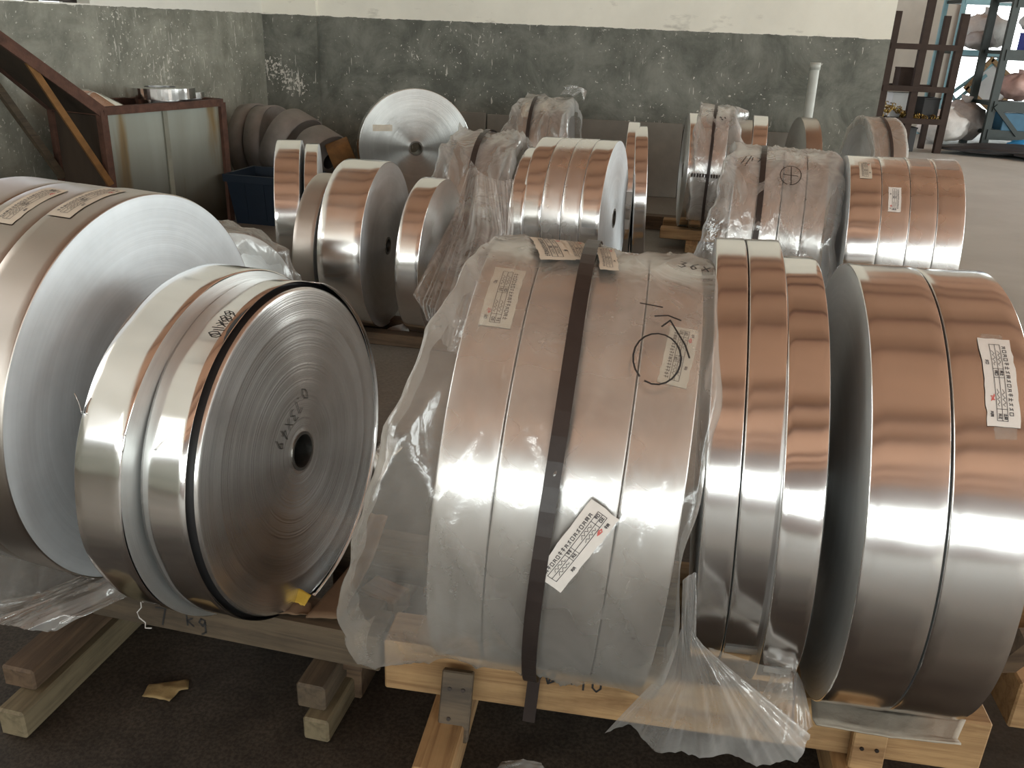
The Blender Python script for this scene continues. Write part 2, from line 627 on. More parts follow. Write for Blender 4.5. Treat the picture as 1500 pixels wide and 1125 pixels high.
# ------------------------------------------------------------------ setting
m_back = dado_material('painted_back_wall', (.225, .23, .197), (.11, .115, .096), (.90, .88, .78), 1.37, [(CORNER + np.array([.16, -.03, .86]), .22, .55), (CORNER + np.array([.30, -.06, .78]), .16, .45), (CORNER + np.array([.03, -.02, .95]), .15, .5)])
m_left = dado_material('painted_left_wall', (.35, .35, .295), (.20, .203, .168), (.80, .79, .72), 1.37, [(CORNER + LEFT_DIR * 1.5 + np.array([0, 0, 1.05]), .7, .17), (CORNER + LEFT_DIR * 1.9 + np.array([0, 0, 1.25]), .4, .15), (CORNER + LEFT_DIR * 2.9 + np.array([0, 0, .5]), .4, .25)])  # same paint as the back wall, lightened for the stronger light there
m_plain = simple('cream_plaster', (.74, .71, .64), .9, 0, .12, 3, bumps=.1)
m_ceil = simple('red_brown_primed_roof', (.58, .315, .20), .8, 0, .15, 2, bumps=.05)
m_truss = simple('dark_red_primed_steel', (.16, .07, .05), .6, 0, .3, 4, bumps=0)


def struct(name, mb, mat, smooth=False):
    return mb.build(name, mat, None, smooth, kind='structure')


CEIL = 5.2
mb = MB()
mb.box((3.0, 3.5, -.1), (22, 26, .2))
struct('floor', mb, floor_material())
mb = MB()
mb.box((3.0, 3.5, CEIL + .1), (22, 26, .2))
struct('ceiling', mb, m_ceil)
for i in range(9):
    yb = -7.4 + i * 2.1 + (.5, -.3, .2, -.6, .4, 0, .3, -.4, .1)[i]
    struct('trim_%d' % (i + 1), MB().box((4.0, yb, CEIL - .10), (17, .10, .20)), m_truss)
# back wall (normal towards the camera), its far end and the pilaster in the corner
WB = np.array([math.cos(rad(5)), -math.sin(rad(5)), 0])
WBN = np.array([-WB[1], WB[0], 0]) * 1.0         # away from the camera
RB = np.stack([WB, WBN, np.array([0, 0, 1.0])], 1)
LB = 5.31
mb = MB()
mb.box(CORNER + WB * (LB / 2) + WBN * .12 + np.array([0, 0, CEIL / 2]), (LB, .24, CEIL), RB)
struct('wall_back', mb, m_back)
mb = MB()
mb.box(CORNER + WB * .23 - WBN * .02 + np.array([0, 0, CEIL / 2]), (.48, .06, CEIL), RB)
struct('trim_10', mb, m_back)
# left wall with window openings
RL = np.stack([LEFT_DIR, -LEFT_N, np.array([0, 0, 1.0])], 1)
LL = 17.5
SILL, HEAD = 1.38, 3.25


def lw(mb, s0, s1, z0, z1, t0=0.0, t1=.24):
    c = CORNER + LEFT_DIR * ((s0 + s1) / 2) - LEFT_N * ((t0 + t1) / 2) + np.array([0, 0, (z0 + z1) / 2])
    mb.box(c, (s1 - s0, t1 - t0, z1 - z0), RL)


mb = MB()
lw(mb, 0, LL, 0, SILL)
lw(mb, 0, LL, HEAD, CEIL)
edges = [0.0]
for s, w in LEFT_WINDOWS:
    edges += [s - w / 2, s + w / 2]
edges.append(LL)
for a, b_ in zip(edges[0::2], edges[1::2]):
    lw(mb, a, b_, SILL, HEAD)
struct('wall_left', mb, m_left)
glass, gt_, gb, go = nt('window_glass')
gb.inputs['Base Color'].default_value = (1, 1, 1, 1)
gb.inputs['Transmission Weight'].default_value = 1.0
gb.inputs['Roughness'].default_value = 0.0
gb.inputs['IOR'].default_value = 1.02
m_wframe = simple('dark_window_bars', (.06, .05, .045), .6, 0, .3, 10, bumps=0)
for i, (s, w) in enumerate(LEFT_WINDOWS):
    wb = MB()
    n = 5 if i == 0 else 4
    for k in range(n + 1):
        sx = s - w / 2 + .03 + k * (w - .06) / n
        lw(wb, sx - .03, sx + .03, SILL, HEAD, .10, .16)
    for z in (SILL + .03, 2.3, HEAD - .03):
        lw(wb, s - w / 2, s + w / 2, z - .025, z + .025, .10, .16)
    fr = struct('window_%d' % (i + 1), wb, m_wframe)
    gbm = MB()
    lw(gbm, s - w / 2, s + w / 2, SILL, HEAD, .128, .132)
    gbm.build('pane', glass, fr)
# rear wall, right wall and bay wall
mb = MB()
xs = [-8.0]
for cx, w in REAR_WINDOWS:
    xs += [cx - w / 2, cx + w / 2]
xs.append(14.0)
for a, b_ in zip(xs[0::2], xs[1::2]):
    mb.box(((a + b_) / 2, REAR_Y - .12, 2.3), (b_ - a, .24, 1.6))
mb.box((3, REAR_Y - .12, .75), (22, .24, 1.5))
mb.box((3, REAR_Y - .12, 4.15), (22, .24, 2.1))
struct('wall_rear', mb, simple('mauve_grey_plaster', (.40, .35, .35), .9, 0, .15, 3, bumps=.1))
mb = MB()
for a, b_ in ((-8.5, -6.5), (-2.5, -1.0), (4.0, 6.5), (11.5, 16.5)):
    mb.box((RIGHT_X + .12, (a + b_) / 2, CEIL / 2), (.24, b_ - a, CEIL))
mb.box((RIGHT_X + .12, 4, 4.7), (.24, 25, 1.0))
struct('wall_right', mb, m_plain)
mb = MB()
m_bay = simple('grey_pink_bay_plaster', (.60, .56, .49), .9, 0, .15, 3, bumps=.1)
mb.box((4.4, 16.1, 2.6), (5.8, .2, 5.2))
mb.box((11.7, 16.1, 2.6), (3.6, .2, 5.2))
mb.box((8.6, 16.1, 3.7), (2.6, .2, 3.0))
mb.box((8.6, 16.1, .1), (2.6, .2, .2))
struct('wall_bay', mb, m_bay)
# bay window behind the shelves
wf = MB()
for x in (7.3, 8.6, 9.9):
    wf.box((x, 15.95, 1.2), (.06, .06, 1.96))
for z in (.25, 1.2, 2.15):
    wf.box((8.6, 15.95, z), (2.66, .06, .06))
wo = struct('window_5', wf, m_wframe)
daylight('bay_window_daylight', (8.6, 16.12, 1.2), (0, -1, 0), 2.6, 1.96, 2.6, DAY)
MB().box((8.6, 16.05, 1.2), (2.6, .006, 1.98)).build('pane', glass, wo)


# ------------------------------------------------------------------ coils
def coil(name, label, cx, cy, zb, R, x0, x1, yaw, lean=0.0, group=None, strip='strip', face='face', rc=.045,
         seed=0, n=112, wob=.0005, faces=(True, True), rough_edge=.00028, cat='coil', rings=26):
    """a coil of metal strip standing on edge; axis along local X, contact line at z = zb"""
    rng = random.Random(seed * 7 + 3)
    yw, ln = rad(yaw), rad(lean)
    a, e, u = frame(yw, ln)
    xm = (x0 + x1) / 2
    loc = np.array([cx, cy, zb]) + a * xm
    root = thing(name, label, cat, loc, group, yw, ln)
    h = (x1 - x0) / 2
    off = Matrix.Translation((0, 0, R))
    b = min(.0025, h * .2)
    ph = [rng.uniform(0, 6.28) for _ in range(4)]

    def wb(x, th):
        return wob * (math.sin(3 * th + ph[0]) + .7 * math.sin(7 * th + ph[1] + x * 9) + .4 * math.sin(13 * th + ph[2] - x * 14))
    prof = [(-h, R - b), (-h + b * .3, R - b * .3), (-h + b, R)]
    for k in range(1, 6):
        prof.append((-h + b + (2 * h - 2 * b) * k / 6, R))
    prof += [(h - b, R), (h - b * .3, R - b * .3), (h, R - b)]
    o = lathe(MB(), prof, n, wb).build('outer_wrap', M[strip], root, True)
    o.matrix_local = off
    for sgn, show in ((1, faces[1]), (-1, faces[0])):
        pr = []
        nr = rings if show else 3
        x = 0.0
        for k in range(nr + 1):
            r = (R - b) + (rc - (R - b)) * k / nr
            x = x * .8 + rng.uniform(-1, 1) * rough_edge
            pr.append((sgn * (h + (x if 0 < k < nr else 0)), r))
        if sgn > 0:
            pr = pr[::-1]
        pr = pr[::-1]
        o = lathe(MB(), pr, n if show else 48, lambda x, th: wb(x, th) if False else 0.0).build('wound_face', M[face], root, True)
        o.matrix_local = off
    pr = [(-h - .002, rc + .004), (-h - .002, rc - .006), (h + .002, rc - .006), (h + .002, rc + .004), (-h - .002, rc + .004)]
    o = lathe(MB(), pr, 36).build('core_tube', M['core'], root, False)
    o.matrix_local = off
    root['R'] = R
    root['x0'] = x0 - xm
    root['x1'] = x1 - xm
    root['xm'] = xm
    return root


def cyl(x, th, r, R):
    """local point on a coil: th in radians, 0 facing the viewer, pi/2 top"""
    return (x, -r * math.cos(th), R + r * math.sin(th))


GLYPH = [[(0, 0, 1, 0), (.5, -.3, .5, 1), (0, .5, 1, .5)], [(0, 0, 1, 0), (0, 1, 1, 1), (0, 0, 0, 1), (1, 0, 1, 1)],
         [(0, .1, 1, .1), (.2, .1, 0, 1), (.7, .1, 1, 1), (.1, .6, .9, .6)], [(.5, -.2, .5, 1), (0, .3, 1, .3), (0, 1, 1, .9)],
         [(0, 0, 0, 1), (0, 0, 1, 0), (1, 0, 1, 1), (0, .35, 1, .35), (0, .7, 1, .7)], [(0, 0, .9, .2), (.5, 0, .2, 1), (.3, .5, 1, 1)]]


def ribbon2d(pts, w):
    """polyline -> list of quads in 2D"""
    out = []
    for (x0, y0), (x1, y1) in zip(pts[:-1], pts[1:]):
        d = math.hypot(x1 - x0, y1 - y0) + 1e-9
        nx, ny = -(y1 - y0) / d * w / 2, (x1 - x0) / d * w / 2
        ex, ey = (x1 - x0) / d * w * .3, (y1 - y0) / d * w * .3
        out.append([(x0 + nx - ex, y0 + ny - ey), (x0 - nx - ex, y0 - ny - ey), (x1 - nx + ex, y1 - ny + ey), (x1 + nx + ex, y1 + ny + ey)])
    return out


def wrapper(x, th, r, R, rot):
    """2D (u along the strip, downwards; v along the axis) -> point on the cylinder, turned by rot"""
    cr, sr = math.cos(rot), math.sin(rot)

    def f(uu, vv, lift=0.0):
        a, b_ = uu * cr - vv * sr, uu * sr + vv * cr
        return cyl(x + b_, th - a / r, r + lift, R)
    return f


def sticker(parent, x, th_deg, L, Wd, rot=0.0, r_off=.0012, mat='paper', seed=0, flip=False, R=None, name='label', text=True, label=None, stamp=(.30, .1)):
    R = R if R else parent['R']
    f = wrapper(x, rad(th_deg), R + r_off, R, rad(rot))
    rng = random.Random(seed)
    n, mcols = 14, 4
    P = []
    for i in range(n + 1):
        uu = -L / 2 + L * i / n
        row = []
        for j in range(mcols + 1):
            vv = -Wd / 2 + Wd * j / mcols
            jit = rng.uniform(-1, 1) * .0011 if (i in (0, n) or j in (0, mcols)) else 0
            row.append(f(uu + (jit if i in (0, n) else 0), vv + (jit if j in (0, mcols) else 0), rng.uniform(0, .0003)))
        P.append(row)
    o = MB().grid(P).build(name, M[mat], parent, True)
    if label:
        o['label'] = label
    if not text:
        return o
    s = -1 if flip else 1
    ink = MB()

    def stroke(pts, w, mbx=ink):
        for q in ribbon2d(pts, w):
            mbx.add([f(s * p[0], s * p[1], .0009) for p in q], [(0, 1, 2, 3)])
    lw_ = Wd * .018
    # printed company line, then a ruled table with entries
    y = -Wd * .30
    k = 16
    gl = L * .80 / k
    for i in range(k):
        g = GLYPH[rng.randrange(len(GLYPH))]
        u0 = -L * .38 + i * gl
        hgt = Wd * .105
        for (a, b_, c, d) in g:
            stroke([(u0 + a * gl * .6, y + b_ * hgt), (u0 + c * gl * .6, y + d * hgt)], Wd * .022)
    u0, u1 = -L * .44, L * .42
    rows = [-Wd * .13, Wd * .03, Wd * .19]
    for v in rows:
        nseg = 8
        stroke([(u0 + (u1 - u0) * q / nseg, v) for q in range(nseg + 1)], lw_)
    for uq in (u0, u0 + L * .12, L * .02, L * .12, u1):
        stroke([(uq, rows[0]), (uq, rows[2])], lw_)
    for v, spots in ((-Wd * .10, (-.42, -.39, .045, .075)), (Wd * .06, (-.42, -.39, .045, .075)), (Wd * .30, (-.40, -.37, .17, .20))):
        for q in spots:
            g = GLYPH[rng.randrange(len(GLYPH))]
            for (a, b_, c, d) in g:
                stroke([(L * q + a * L * .022, v + b_ * Wd * .08), (L * q + c * L * .022, v + d * Wd * .08)], Wd * .022)
    for v in (-Wd * .05, Wd * .11):                     # handwriting in the boxes
        for c0 in (-.29, .16):
            pts = [(L * (c0 + .018 * q), v + Wd * .045 * math.sin(q * 2.1 + rng.uniform(-.6, .6))) for q in range(11)]
            stroke(pts, Wd * .016)
    pr = ink.build('print', M['ink'], o)
    st = MB()
    for q in range(7):
        a0 = rng.uniform(0, 6)
        stroke([(-L * stamp[0] + L * .02 * math.cos(a0) + L * .006 * q, Wd * .27 + Wd * .05 * math.sin(a0)),
                (-L * stamp[0] + L * .03 * math.cos(a0 + 2) + L * .006 * q, Wd * .29 + Wd * .06 * math.sin(a0 + 2))], Wd * .03, st)
    st.build('stamp', M['red_ink'], o)
    return o


def writing(parent, x, th_deg, polylines, w, r_off=.0008, R=None, rot=0.0, mat='marker', name='handwriting', scale=1.0):
    R = R if R else parent['R']
    f = wrapper(x, rad(th_deg), R + r_off, R, rad(rot))
    mb = MB()
    for pl in polylines:
        for q in ribbon2d([(p[0] * scale, p[1] * scale) for p in pl], w):
            mb.add([f(*p) for p in q], [(0, 1, 2, 3)])
    return mb.build(name, M[mat], parent, kind='stuff')


def circle_pts(c, r, n=18, a0=0, a1=2 * PI, sy=1.0):
    return [(c[0] + r * math.cos(a0 + (a1 - a0) * i / n), c[1] + sy * r * math.sin(a0 + (a1 - a0) * i / n)) for i in range(n + 1)]


DIGIT = {  # unit strokes: x to the right 0..1, y up 0..1
    '0': [[(.5, 1), (.1, .7), (.1, .3), (.5, 0), (.9, .3), (.9, .7), (.5, 1)]],
    '1': [[(.5, 1), (.5, 0)]],
    '3': [[(.1, 1), (.8, .9), (.4, .55), (.9, .3), (.5, 0), (.1, .1)]],
    '4': [[(.6, 0), (.6, 1), (.1, .35), (.95, .35)]],
    '6': [[(.8, 1), (.3, .7), (.1, .3), (.4, 0), (.8, .2), (.5, .5), (.15, .35)]],
    '7': [[(.05, .95), (.9, 1), (.45, 0)]],
    '8': [[(.5, .5), (.15, .75), (.5, 1), (.85, .75), (.5, .5), (.1, .25), (.5, 0), (.9, .25), (.5, .5)]],
    '9': [[(.85, .7), (.5, .5), (.15, .75), (.5, 1), (.85, .75), (.7, 0)]],
    'x': [[(.1, .8), (.9, .1)], [(.9, .8), (.1, .1)]],
    '.': [[(.4, .05), (.55, .0)]],
    'k': [[(.2, 1), (.2, 0)], [(.8, .6), (.2, .35), (.85, 0)]],
    'g': [[(.8, .6), (.4, .7), (.15, .4), (.5, .15), (.8, .5), (.75, -.3), (.3, -.5)]],
    'C': [[(.85, .85), (.3, .95), (.05, .5), (.3, .05), (.85, .1)]],
    'r': [[(.1, .7), (.2, 0)], [(.2, .4), (.6, .7), (.95, .6)]],
}


def text_strokes(s, w, h, gap):
    out = []
    x = 0
    for ch in s:
        if ch in DIGIT:
            for pl in DIGIT[ch]:
                out.append([(x + p[0] * w, p[1] * h) for p in pl])
        x += (w + gap) if ch != '.' else gap * 1.6
    return out


# ------------------------------------------------------------------ film
def fbm(p, o=4):
    return mnoise.fractal(Vector(p), 1.0, 2.0, o)


def ridged(p):
    return 1.0 - abs(mnoise.noise(Vector(p))) * 2.0


def film_over(name, mat, parent, R, xl, xr, ext_l, ext_r, th0=-75, th1=215, nth=90, nx=54, amp=.010, seed=0.0, off=.006, droop=.10, ruf=.02, hug=.35):
    """film draped round a row of coils from xl to xr, hanging past both ends by ext_l(th), ext_r(th)"""
    P = []
    for i in range(nth + 1):
        th = rad(th0 + (th1 - th0) * i / nth)
        el, er = max(.002, ext_l(math.degrees(th))), max(.002, ext_r(math.degrees(th)))
        el += ruf * mnoise.noise(Vector((th * 3.1, seed, 1.7))) + ruf * .5 * mnoise.noise(Vector((th * 9, seed, 3.7)))
        er += ruf * mnoise.noise(Vector((th * 3.3, seed, 7.7)))
        el, er = max(.002, el), max(.002, er)
        row = []
        for j in range(nx + 1):
            q = j / nx
            if q < .22:
                k = 1 - q / .22
                x = xl - el * math.sin(k * PI * .62)
                rr = R + off + droop * .25 * math.sin(k * PI) * min(1, el / .08) - (R * hug) * max(0, k - .45) ** 1.5
            elif q > .80:
                k = (q - .80) / .20
                x = xr + er * math.sin(k * PI * .60)
                rr = R + off - (R * hug) * max(0, k - .25) ** 1.5
            else:
                k = 0
                x = xl + (xr - xl) * (q - .22) / .58
                rr = R + off
            # creases fan out from the strap at the top
            w = amp * (max(0, ridged((x * 7 + th * 1.6 + seed, th * .7, seed))) ** 4 + .7 * max(0, ridged((x * 11 - th * 1.1 + seed, th * 1.1, 2 + seed))) ** 5)
            if k > 0:
                w += amp * 2.2 * k * mnoise.noise(Vector((th * 4, x * 7, seed + 5)))
            else:
                w = max(0, w)
            P_ = cyl(x, th, rr + w, R)
            row.append(P_)
        P.append(row)
    return MB().grid(P).build(name, mat, parent, True)


def sheet(name, mat, parent, rows, nu=40, nv=30, amp=.01, seed=0.0, freq=6.0, normal=(0, -1, .3), radial=True, solid=0.0, ridge=True):
    """smooth sheet through polylines 'rows' (each a list of 3D points), with folds running from row to row"""
    def resample(pl, n):
        pl = np.array(pl, float)
        d = np.r_[0, np.cumsum(np.linalg.norm(np.diff(pl, axis=0), axis=1) + 1e-6)]
        t = np.linspace(0, d[-1], n)
        return np.stack([np.interp(t, d, pl[:, k]) for k in range(3)], 1)
    A = np.stack([resample(r, nu) for r in rows])
    tt = np.linspace(0, len(rows) - 1, nv)
    nrm = np.array(normal, float)
    nrm /= np.linalg.norm(nrm)
    P = []
    for t in tt:
        i = min(int(t), len(rows) - 2)
        k = t - i
        k = k * k * (3 - 2 * k) * .4 + k * .6
        row = A[i] * (1 - k) + A[i + 1] * k
        out = []
        for j, p in enumerate(row):
            s = j / (nu - 1)
            fall = t / (len(rows) - 1)
            w = amp * (mnoise.noise(Vector((s * freq, fall * (1.0 if radial else freq), seed))) + (.6 * ridged((s * freq * 2.3, fall * 1.5, seed + 3)) - .3 if ridge else 0))
            w *= (.25 + .75 * fall) if radial else 1.0
            out.append(p + nrm * w)
        P.append(out)
    return MB().grid(P).build(name, mat, parent, True, solid=solid)


def strap(name, label, coil_root, x, R, wd, th_a, pts_end, mat='strap', group=None, off=.009, th_b=None, cat='strap'):
    """strapping over the top of a bundle: circle arc then straight to the points (y, z local) under the beam"""
    root = bpy.data.objects.new(name, None)
    link(root)
    root.matrix_world = coil_root.matrix_world.copy()
    tag(root, label, cat, group)
    xm = x - coil_root['xm']
    r = R + off
    path = []
    if pts_end:
        py, pz = pts_end[0]
        # tangent angle
        dx, dz = -py, pz - R
        d = math.hypot(dx, dz)
        ang = math.atan2(dz, dx)
        tb = ang + math.acos(min(1, r / d))
    else:
        tb = rad(th_b)
    ta = rad(th_a)
    for i in range(41):
        th = ta + (tb - ta) * i / 40
        path.append((-r * math.cos(th), R + r * math.sin(th)))
    path += list(pts_end or [])
    V = MB()
    P = []
    for i, (y, z) in enumerate(path):
        a = np.array(path[max(i - 1, 0)])
        b_ = np.array(path[min(i + 1, len(path) - 1)])
        t = (b_ - a) / (np.linalg.norm(b_ - a) + 1e-9)
        nn = np.array([t[1], -t[0]])      # outward
        wob = .002 * math.sin(i * .35)
        c = np.array([y, z])
        q = c + nn * .0012
        p = c - nn * .0
        P.append([(xm - wd / 2 + wob, p[0], p[1]), (xm - wd / 2 + wob, q[0], q[1]), (xm + wd / 2 + wob, q[0], q[1]), (xm + wd / 2 + wob, p[0], p[1])])
    V.grid(P, closed=True)
    V.build('band', M[mat], root)
    return root


# ================================================================== nearest pallet on the right
PALLET_YAW = 8.07


def rotz(yaw):
    a, e, u = frame(rad(yaw), 0)
    return np.stack([a, e, u], 1)


def pallet(name, label, front_l, front_r, z0, z1, depth, wood_, runners, second=.32, runner_wood=None, group=None, run_h=None):
    """two beams along the coils' axis on runners; front_l, front_r: top front edge ends of the front beam"""
    p, q = np.array(front_l, float), np.array(front_r, float)
    d = q - p
    L = np.linalg.norm(d[:2])
    yaw = math.atan2(-d[1], d[0])
    root = thing(name, label, 'pallet', (p[0], p[1], 0), group, yaw)
    h = z1 - z0
    for k, yo in enumerate((depth / 2, depth / 2 + second)):
        o = MB().box((0, 0, 0), (L, depth, h), bev=.004).build('beam', M[wood_], root)
        o.location = (L / 2, yo, z0 + h / 2)
    for (x, y0, y1, w) in runners:
        o = MB().box((0, 0, 0), (y1 - y0, w, z0), bev=.004).build('runner', M[runner_wood or wood_], root)
        o.location = (x, (y0 + y1) / 2, z0 / 2)
        o.rotation_euler = (0, 0, PI / 2)
    return root, L


Z = np.array([0, 0, 1.0])
pr, PL = pallet('wooden_pallet', 'fresh pine pallet of beams and runners under the copper-tinted and plastic-wrapped row', (-.236, 1.409, 0), (.910, 1.247, 0), .08, .2, .10, 'wood',
                [(.145, -.19, .62, .075), (.93, -.10, .62, .085)])
# upright boards nailed to the beam's front
for x, lean_, zt in ((.16, .08, .185), (.945, .03, .165)):
    o = MB().box((0, 0, 0), (.062, .02, .14), bev=.003).build('cleat', M['wood_old' if x < .5 else 'wood'], pr)
    o.location = (x, -.02 - (.03 if x < .5 else .0), zt - .075)
    o.rotation_euler = (-.35 if x < .5 else -.1, 0, 0)
    for dx, dz in ((-.013, .035), (.014, .035), (-.01, -.025)):
        k = MB().tube([(0, 0, 0), (0, -.003, 0)], .004, 8).build('nail', M['nail'], o)
        k.location = (dx, -.0095, dz)
# writing on the beam
bw = MB()
for pl in text_strokes('10', .020, .032, .006):
    for q in ribbon2d(pl, .004):
        bw.add([(.395 + p[0], -.0012, .148 + p[1] * .9) for p in q], [(0, 1, 2, 3)])
for pl in [[(0, 0), (.012, .03), (.02, .0), (.03, .03)], [(.005, .03), (.035, .028)], [(.02, .0), (.04, .012)], [(.035, .03), (.028, .005)]]:
    for q in ribbon2d(pl, .004):
        bw.add([(.315 + p[0], -.0012, .152 + p[1]) for p in q], [(0, 1, 2, 3)])
bw.build('handwriting', M['marker'], pr, kind='stuff')

GR = 'four strip coils under plastic on the near pine pallet'
Rw = .40
WR = dict(cx=-.085, cy=1.54, zb=.187, R=Rw, yaw=8, lean=-3, strip='strip_soft')
wrapped = []
for i, (a, b_, lb) in enumerate(((0, .091, 'aluminium coil under plastic, outermost beside the hanging film edge'),
                                 (.093, .184, 'aluminium coil under plastic beneath the dark brown strap, second from film edge'),
                                 (.186, .279, 'aluminium coil under plastic carrying the slanted white label'),
                                 (.281, .372, 'aluminium coil under plastic with black marker loop, beside the bare coils'))):
    wrapped.append(coil('strip_coil', lb, x0=a, x1=b_, seed=i + 1, group=GR, faces=(i == 0, i == 3), **WR))
sticker(wrapped[0], .003, 65, .145, .052, 0, mat='paper_film', seed=4, flip=True)
sticker(wrapped[3], .012, 54, .11, .045, -6, mat='paper_film', seed=7)


def le(th):
    # hanging edge of the near film: tight on top, bellying out below
    k = min(1, max(0, (88 - th) / 110))
    return .004 + .135 * k ** .9


fw = bpy.data.objects.new('plastic_film_wrap', None)
link(fw)
fw.matrix_world = wrapped[0].matrix_world.copy()
tag(fw, 'clear wrinkled plastic film draped over the near wrapped coils, hanging off their end', 'plastic film')
x0w = -wrapped[0]['xm']
film_over('film', M['film'], fw, Rw, x0w - .004, x0w + .377, le, lambda th: .022, th0=-52, th1=200, nth=120, nx=90, amp=.0105, seed=1.3, droop=.12, ruf=.022)
# stickers and marker on the film
fw['R'] = Rw
sticker(fw, x0w + .105, 89, .14, .060, 16, r_off=.014, mat='paper_film', seed=5)
sticker(fw, x0w + .150, 90, .13, .040, 14, r_off=.0148, mat='paper_film', seed=6)
sticker(fw, x0w + .205, 86, .12, .032, 8, r_off=.014, mat='paper_film', seed=16)
sticker(fw, x0w + .225, 9, .150, .050, -28, r_off=.0195, mat='paper', seed=9)
writing(fw, x0w + .315, 55, [circle_pts((.03, -.01), .045, 20, -.4, 5.6, .8), [(-.075, -.045), (-.072, -.01)],
                             [(-.05, -.02), (-.055, 0), (-.048, .02)], [(-.03, -.008), (-.045, .004), (.0, .03), (.022, .038)]], .0028, r_off=.0195)
writing(fw, x0w + .325, 83, text_strokes('36x', .014, .028, .006), .003, r_off=.0195, rot=80)

strap('packing_strap', 'wide dark brown strap tied over the near plastic-wrapped coils down to the pine beam', wrapped[0], .176, Rw, .0245, 150,
      [(-.168, .008), (-.170, -.112), (-.12, -.118)], off=.020)

# tail of the film gathered at a knot and spread over the beam
kn = on_y(1008, 935, 1.06)
hem = [on_y(886, 1072, 1.16), on_y(925, 1062, 1.15), on_y(960, 1100, 1.12), on_y(1010, 1108, 1.11), on_y(1060, 1104, 1.10), on_y(1110, 1120, 1.09), on_y(1165, 1116, 1.08), on_y(1188, 1078, 1.10)]
mid = [on_y(972, 985, 1.13), on_y(990, 990, 1.11), on_y(1010, 995, 1.08), on_y(1035, 1000, 1.06), on_y(1052, 1000, 1.05), on_y(1065, 998, 1.06), on_y(1085, 992, 1.08)]
kn_row = [kn + np.array([.012 * math.cos(a), .012 * math.sin(a), .004 * a]) for a in np.linspace(PI, 0, 6)]
top_row = [on_y(1000, 850, 1.09), on_y(1006, 845, 1.06), on_y(1014, 840, 1.07), on_y(1020, 838, 1.10)]
inv = np.array(fw.matrix_world.inverted())


def loc_rows(rows):
    return [[(inv @ np.r_[p, 1])[:3] for p in r] for r in rows]


sheet('gathered_tail', M['film_white'], fw, loc_rows([top_row, kn_row, mid, hem]), 70, 44, .016, 2.2, 9)
lobe_a = [on_y(1130, 990, 1.20), on_y(1150, 985, 1.19), on_y(1168, 985, 1.19), on_y(1176, 1000, 1.20)]
lobe_b = [on_y(1095, 1060, 1.13), on_y(1130, 1085, 1.10), on_y(1168, 1090, 1.10), on_y(1190, 1062, 1.14)]
sheet('gathered_tail', M['film_white'], fw, loc_rows([lobe_a, lobe_b]), 36, 24, .010, 5.2, 7)
low_a = [on_y(1038, 948, 1.14), on_y(1080, 962, 1.14), on_y(1120, 975, 1.15), on_y(1160, 985, 1.16)]
low_b = [on_y(1050, 1000, 1.13), on_y(1085, 1015, 1.13), on_y(1120, 1040, 1.14), on_y(1165, 1060, 1.15)]
sheet('gathered_tail', M['film'], fw, loc_rows([low_a, low_b]), 30, 20, .006, 8.2, 5)

GB = 'bare aluminium coils on the near pine pallet'
r5 = coil('strip_coil', 'narrow bare coil standing tight against the plastic-wrapped coils on pine pallet', .403, 1.564, .18, .41, 0, .0535, 10.8, 2.9, GB, 'strip', 'face_dark', seed=11, n=144)
r6 = coil('strip_coil', 'copper-toned narrow coil, middle of three thin bare coils on pine pallet', .403, 1.564, .18, .4095, .0555, .115, 10.8, 2.9, GB, 'strip', 'face_dark', seed=12, n=144)
r7 = coil('strip_coil', 'slightly smaller coil with dented tape-sealed strip, bordering the open gap on pine pallet', .556, 1.502, .18, .402, -.0505, 0.013, 10.8, 2.6, GB, 'strip_bright', 'face', seed=13, n=144, wob=.0009)
r8 = coil('strip_coil', 'broad copper-reflecting coil with dark grey wound face open to the gap', .608, 1.460, .18, .403, 0, .109, 10.8, 2.0, GB, 'strip', 'face_dark', seed=14, n=144)
r9 = coil('strip_coil', 'broad outermost coil bearing one white paper label, end of pine pallet', .608, 1.460, .18, .4025, .112, .224, 10.8, 2.0, GB, 'strip', 'face', seed=15, n=144)
sticker(r9, .010, 51, .150, .044, 0, mat='paper', seed=21, flip=True, stamp=(.22, .1))
# clear tape tails round that label, a torn nick
for th, dx in ((61, -.012), (40, .012)):
    sticker(r9, .010 + dx * .2, th, .03, .03, 0, r_off=.0006, mat='film', text=False, name='clear_tape')
# masking film strip at the foot of the three thin coils
sticker(r6, 0, -32, .030, .056, 0, r_off=.0014, mat='film_white', text=False, name='clear_tape')
sticker(r7, 0, -32, .030, .044, 3, r_off=.0014, mat='film_white', text=False, name='clear_tape')

# thin strip end hanging at the foot of the small coil
o = MB().beam(on_y(1166, 975, 1.235), on_y(1160, 1072, 1.19), .004, .0015, up=(0, 1, 0)).build('steel_band_end', M['strap'])
tag(o, 'thin dark band end hanging inside the gathered plastic tail', 'band')

# board between the broad coils and the beam
rows = [[on_z(1188, 1020, .206), on_z(1300, 1042, .206), on_z(1415, 1055, .206)], [on_z(1190, 1052, .202), on_z(1300, 1072, .202), on_z(1402, 1084, .202)], [on_z(1196, 1062, .196), on_z(1300, 1080, .198), on_z(1408, 1090, .203)]]
o = sheet('packing_board', M['kraft'], None, rows, 24, 10, .002, 3.1, 5, (0, 0, 1), False, solid=.004)
tag(o, 'grey-beige packing board lying on the pine beam under the broad coils', 'board')

# neighbouring pallet at the frame's edge
nb, _ = pallet('wooden_pallet', 'orange-brown timber pallet cut by the picture edge beyond the labelled coil', (1.02, 1.36, 0), (1.9, 1.235, 0), .09, .20, .10, 'wood', [(.30, -.05, .6, .08)])
o = MB().beam(on_z(1462, 975, .21), on_z(1520, 930, .34), .06, .03).build('plank', M['wood_brown'], nb)
o.matrix_parent_inverse = nb.matrix_world.inverted()

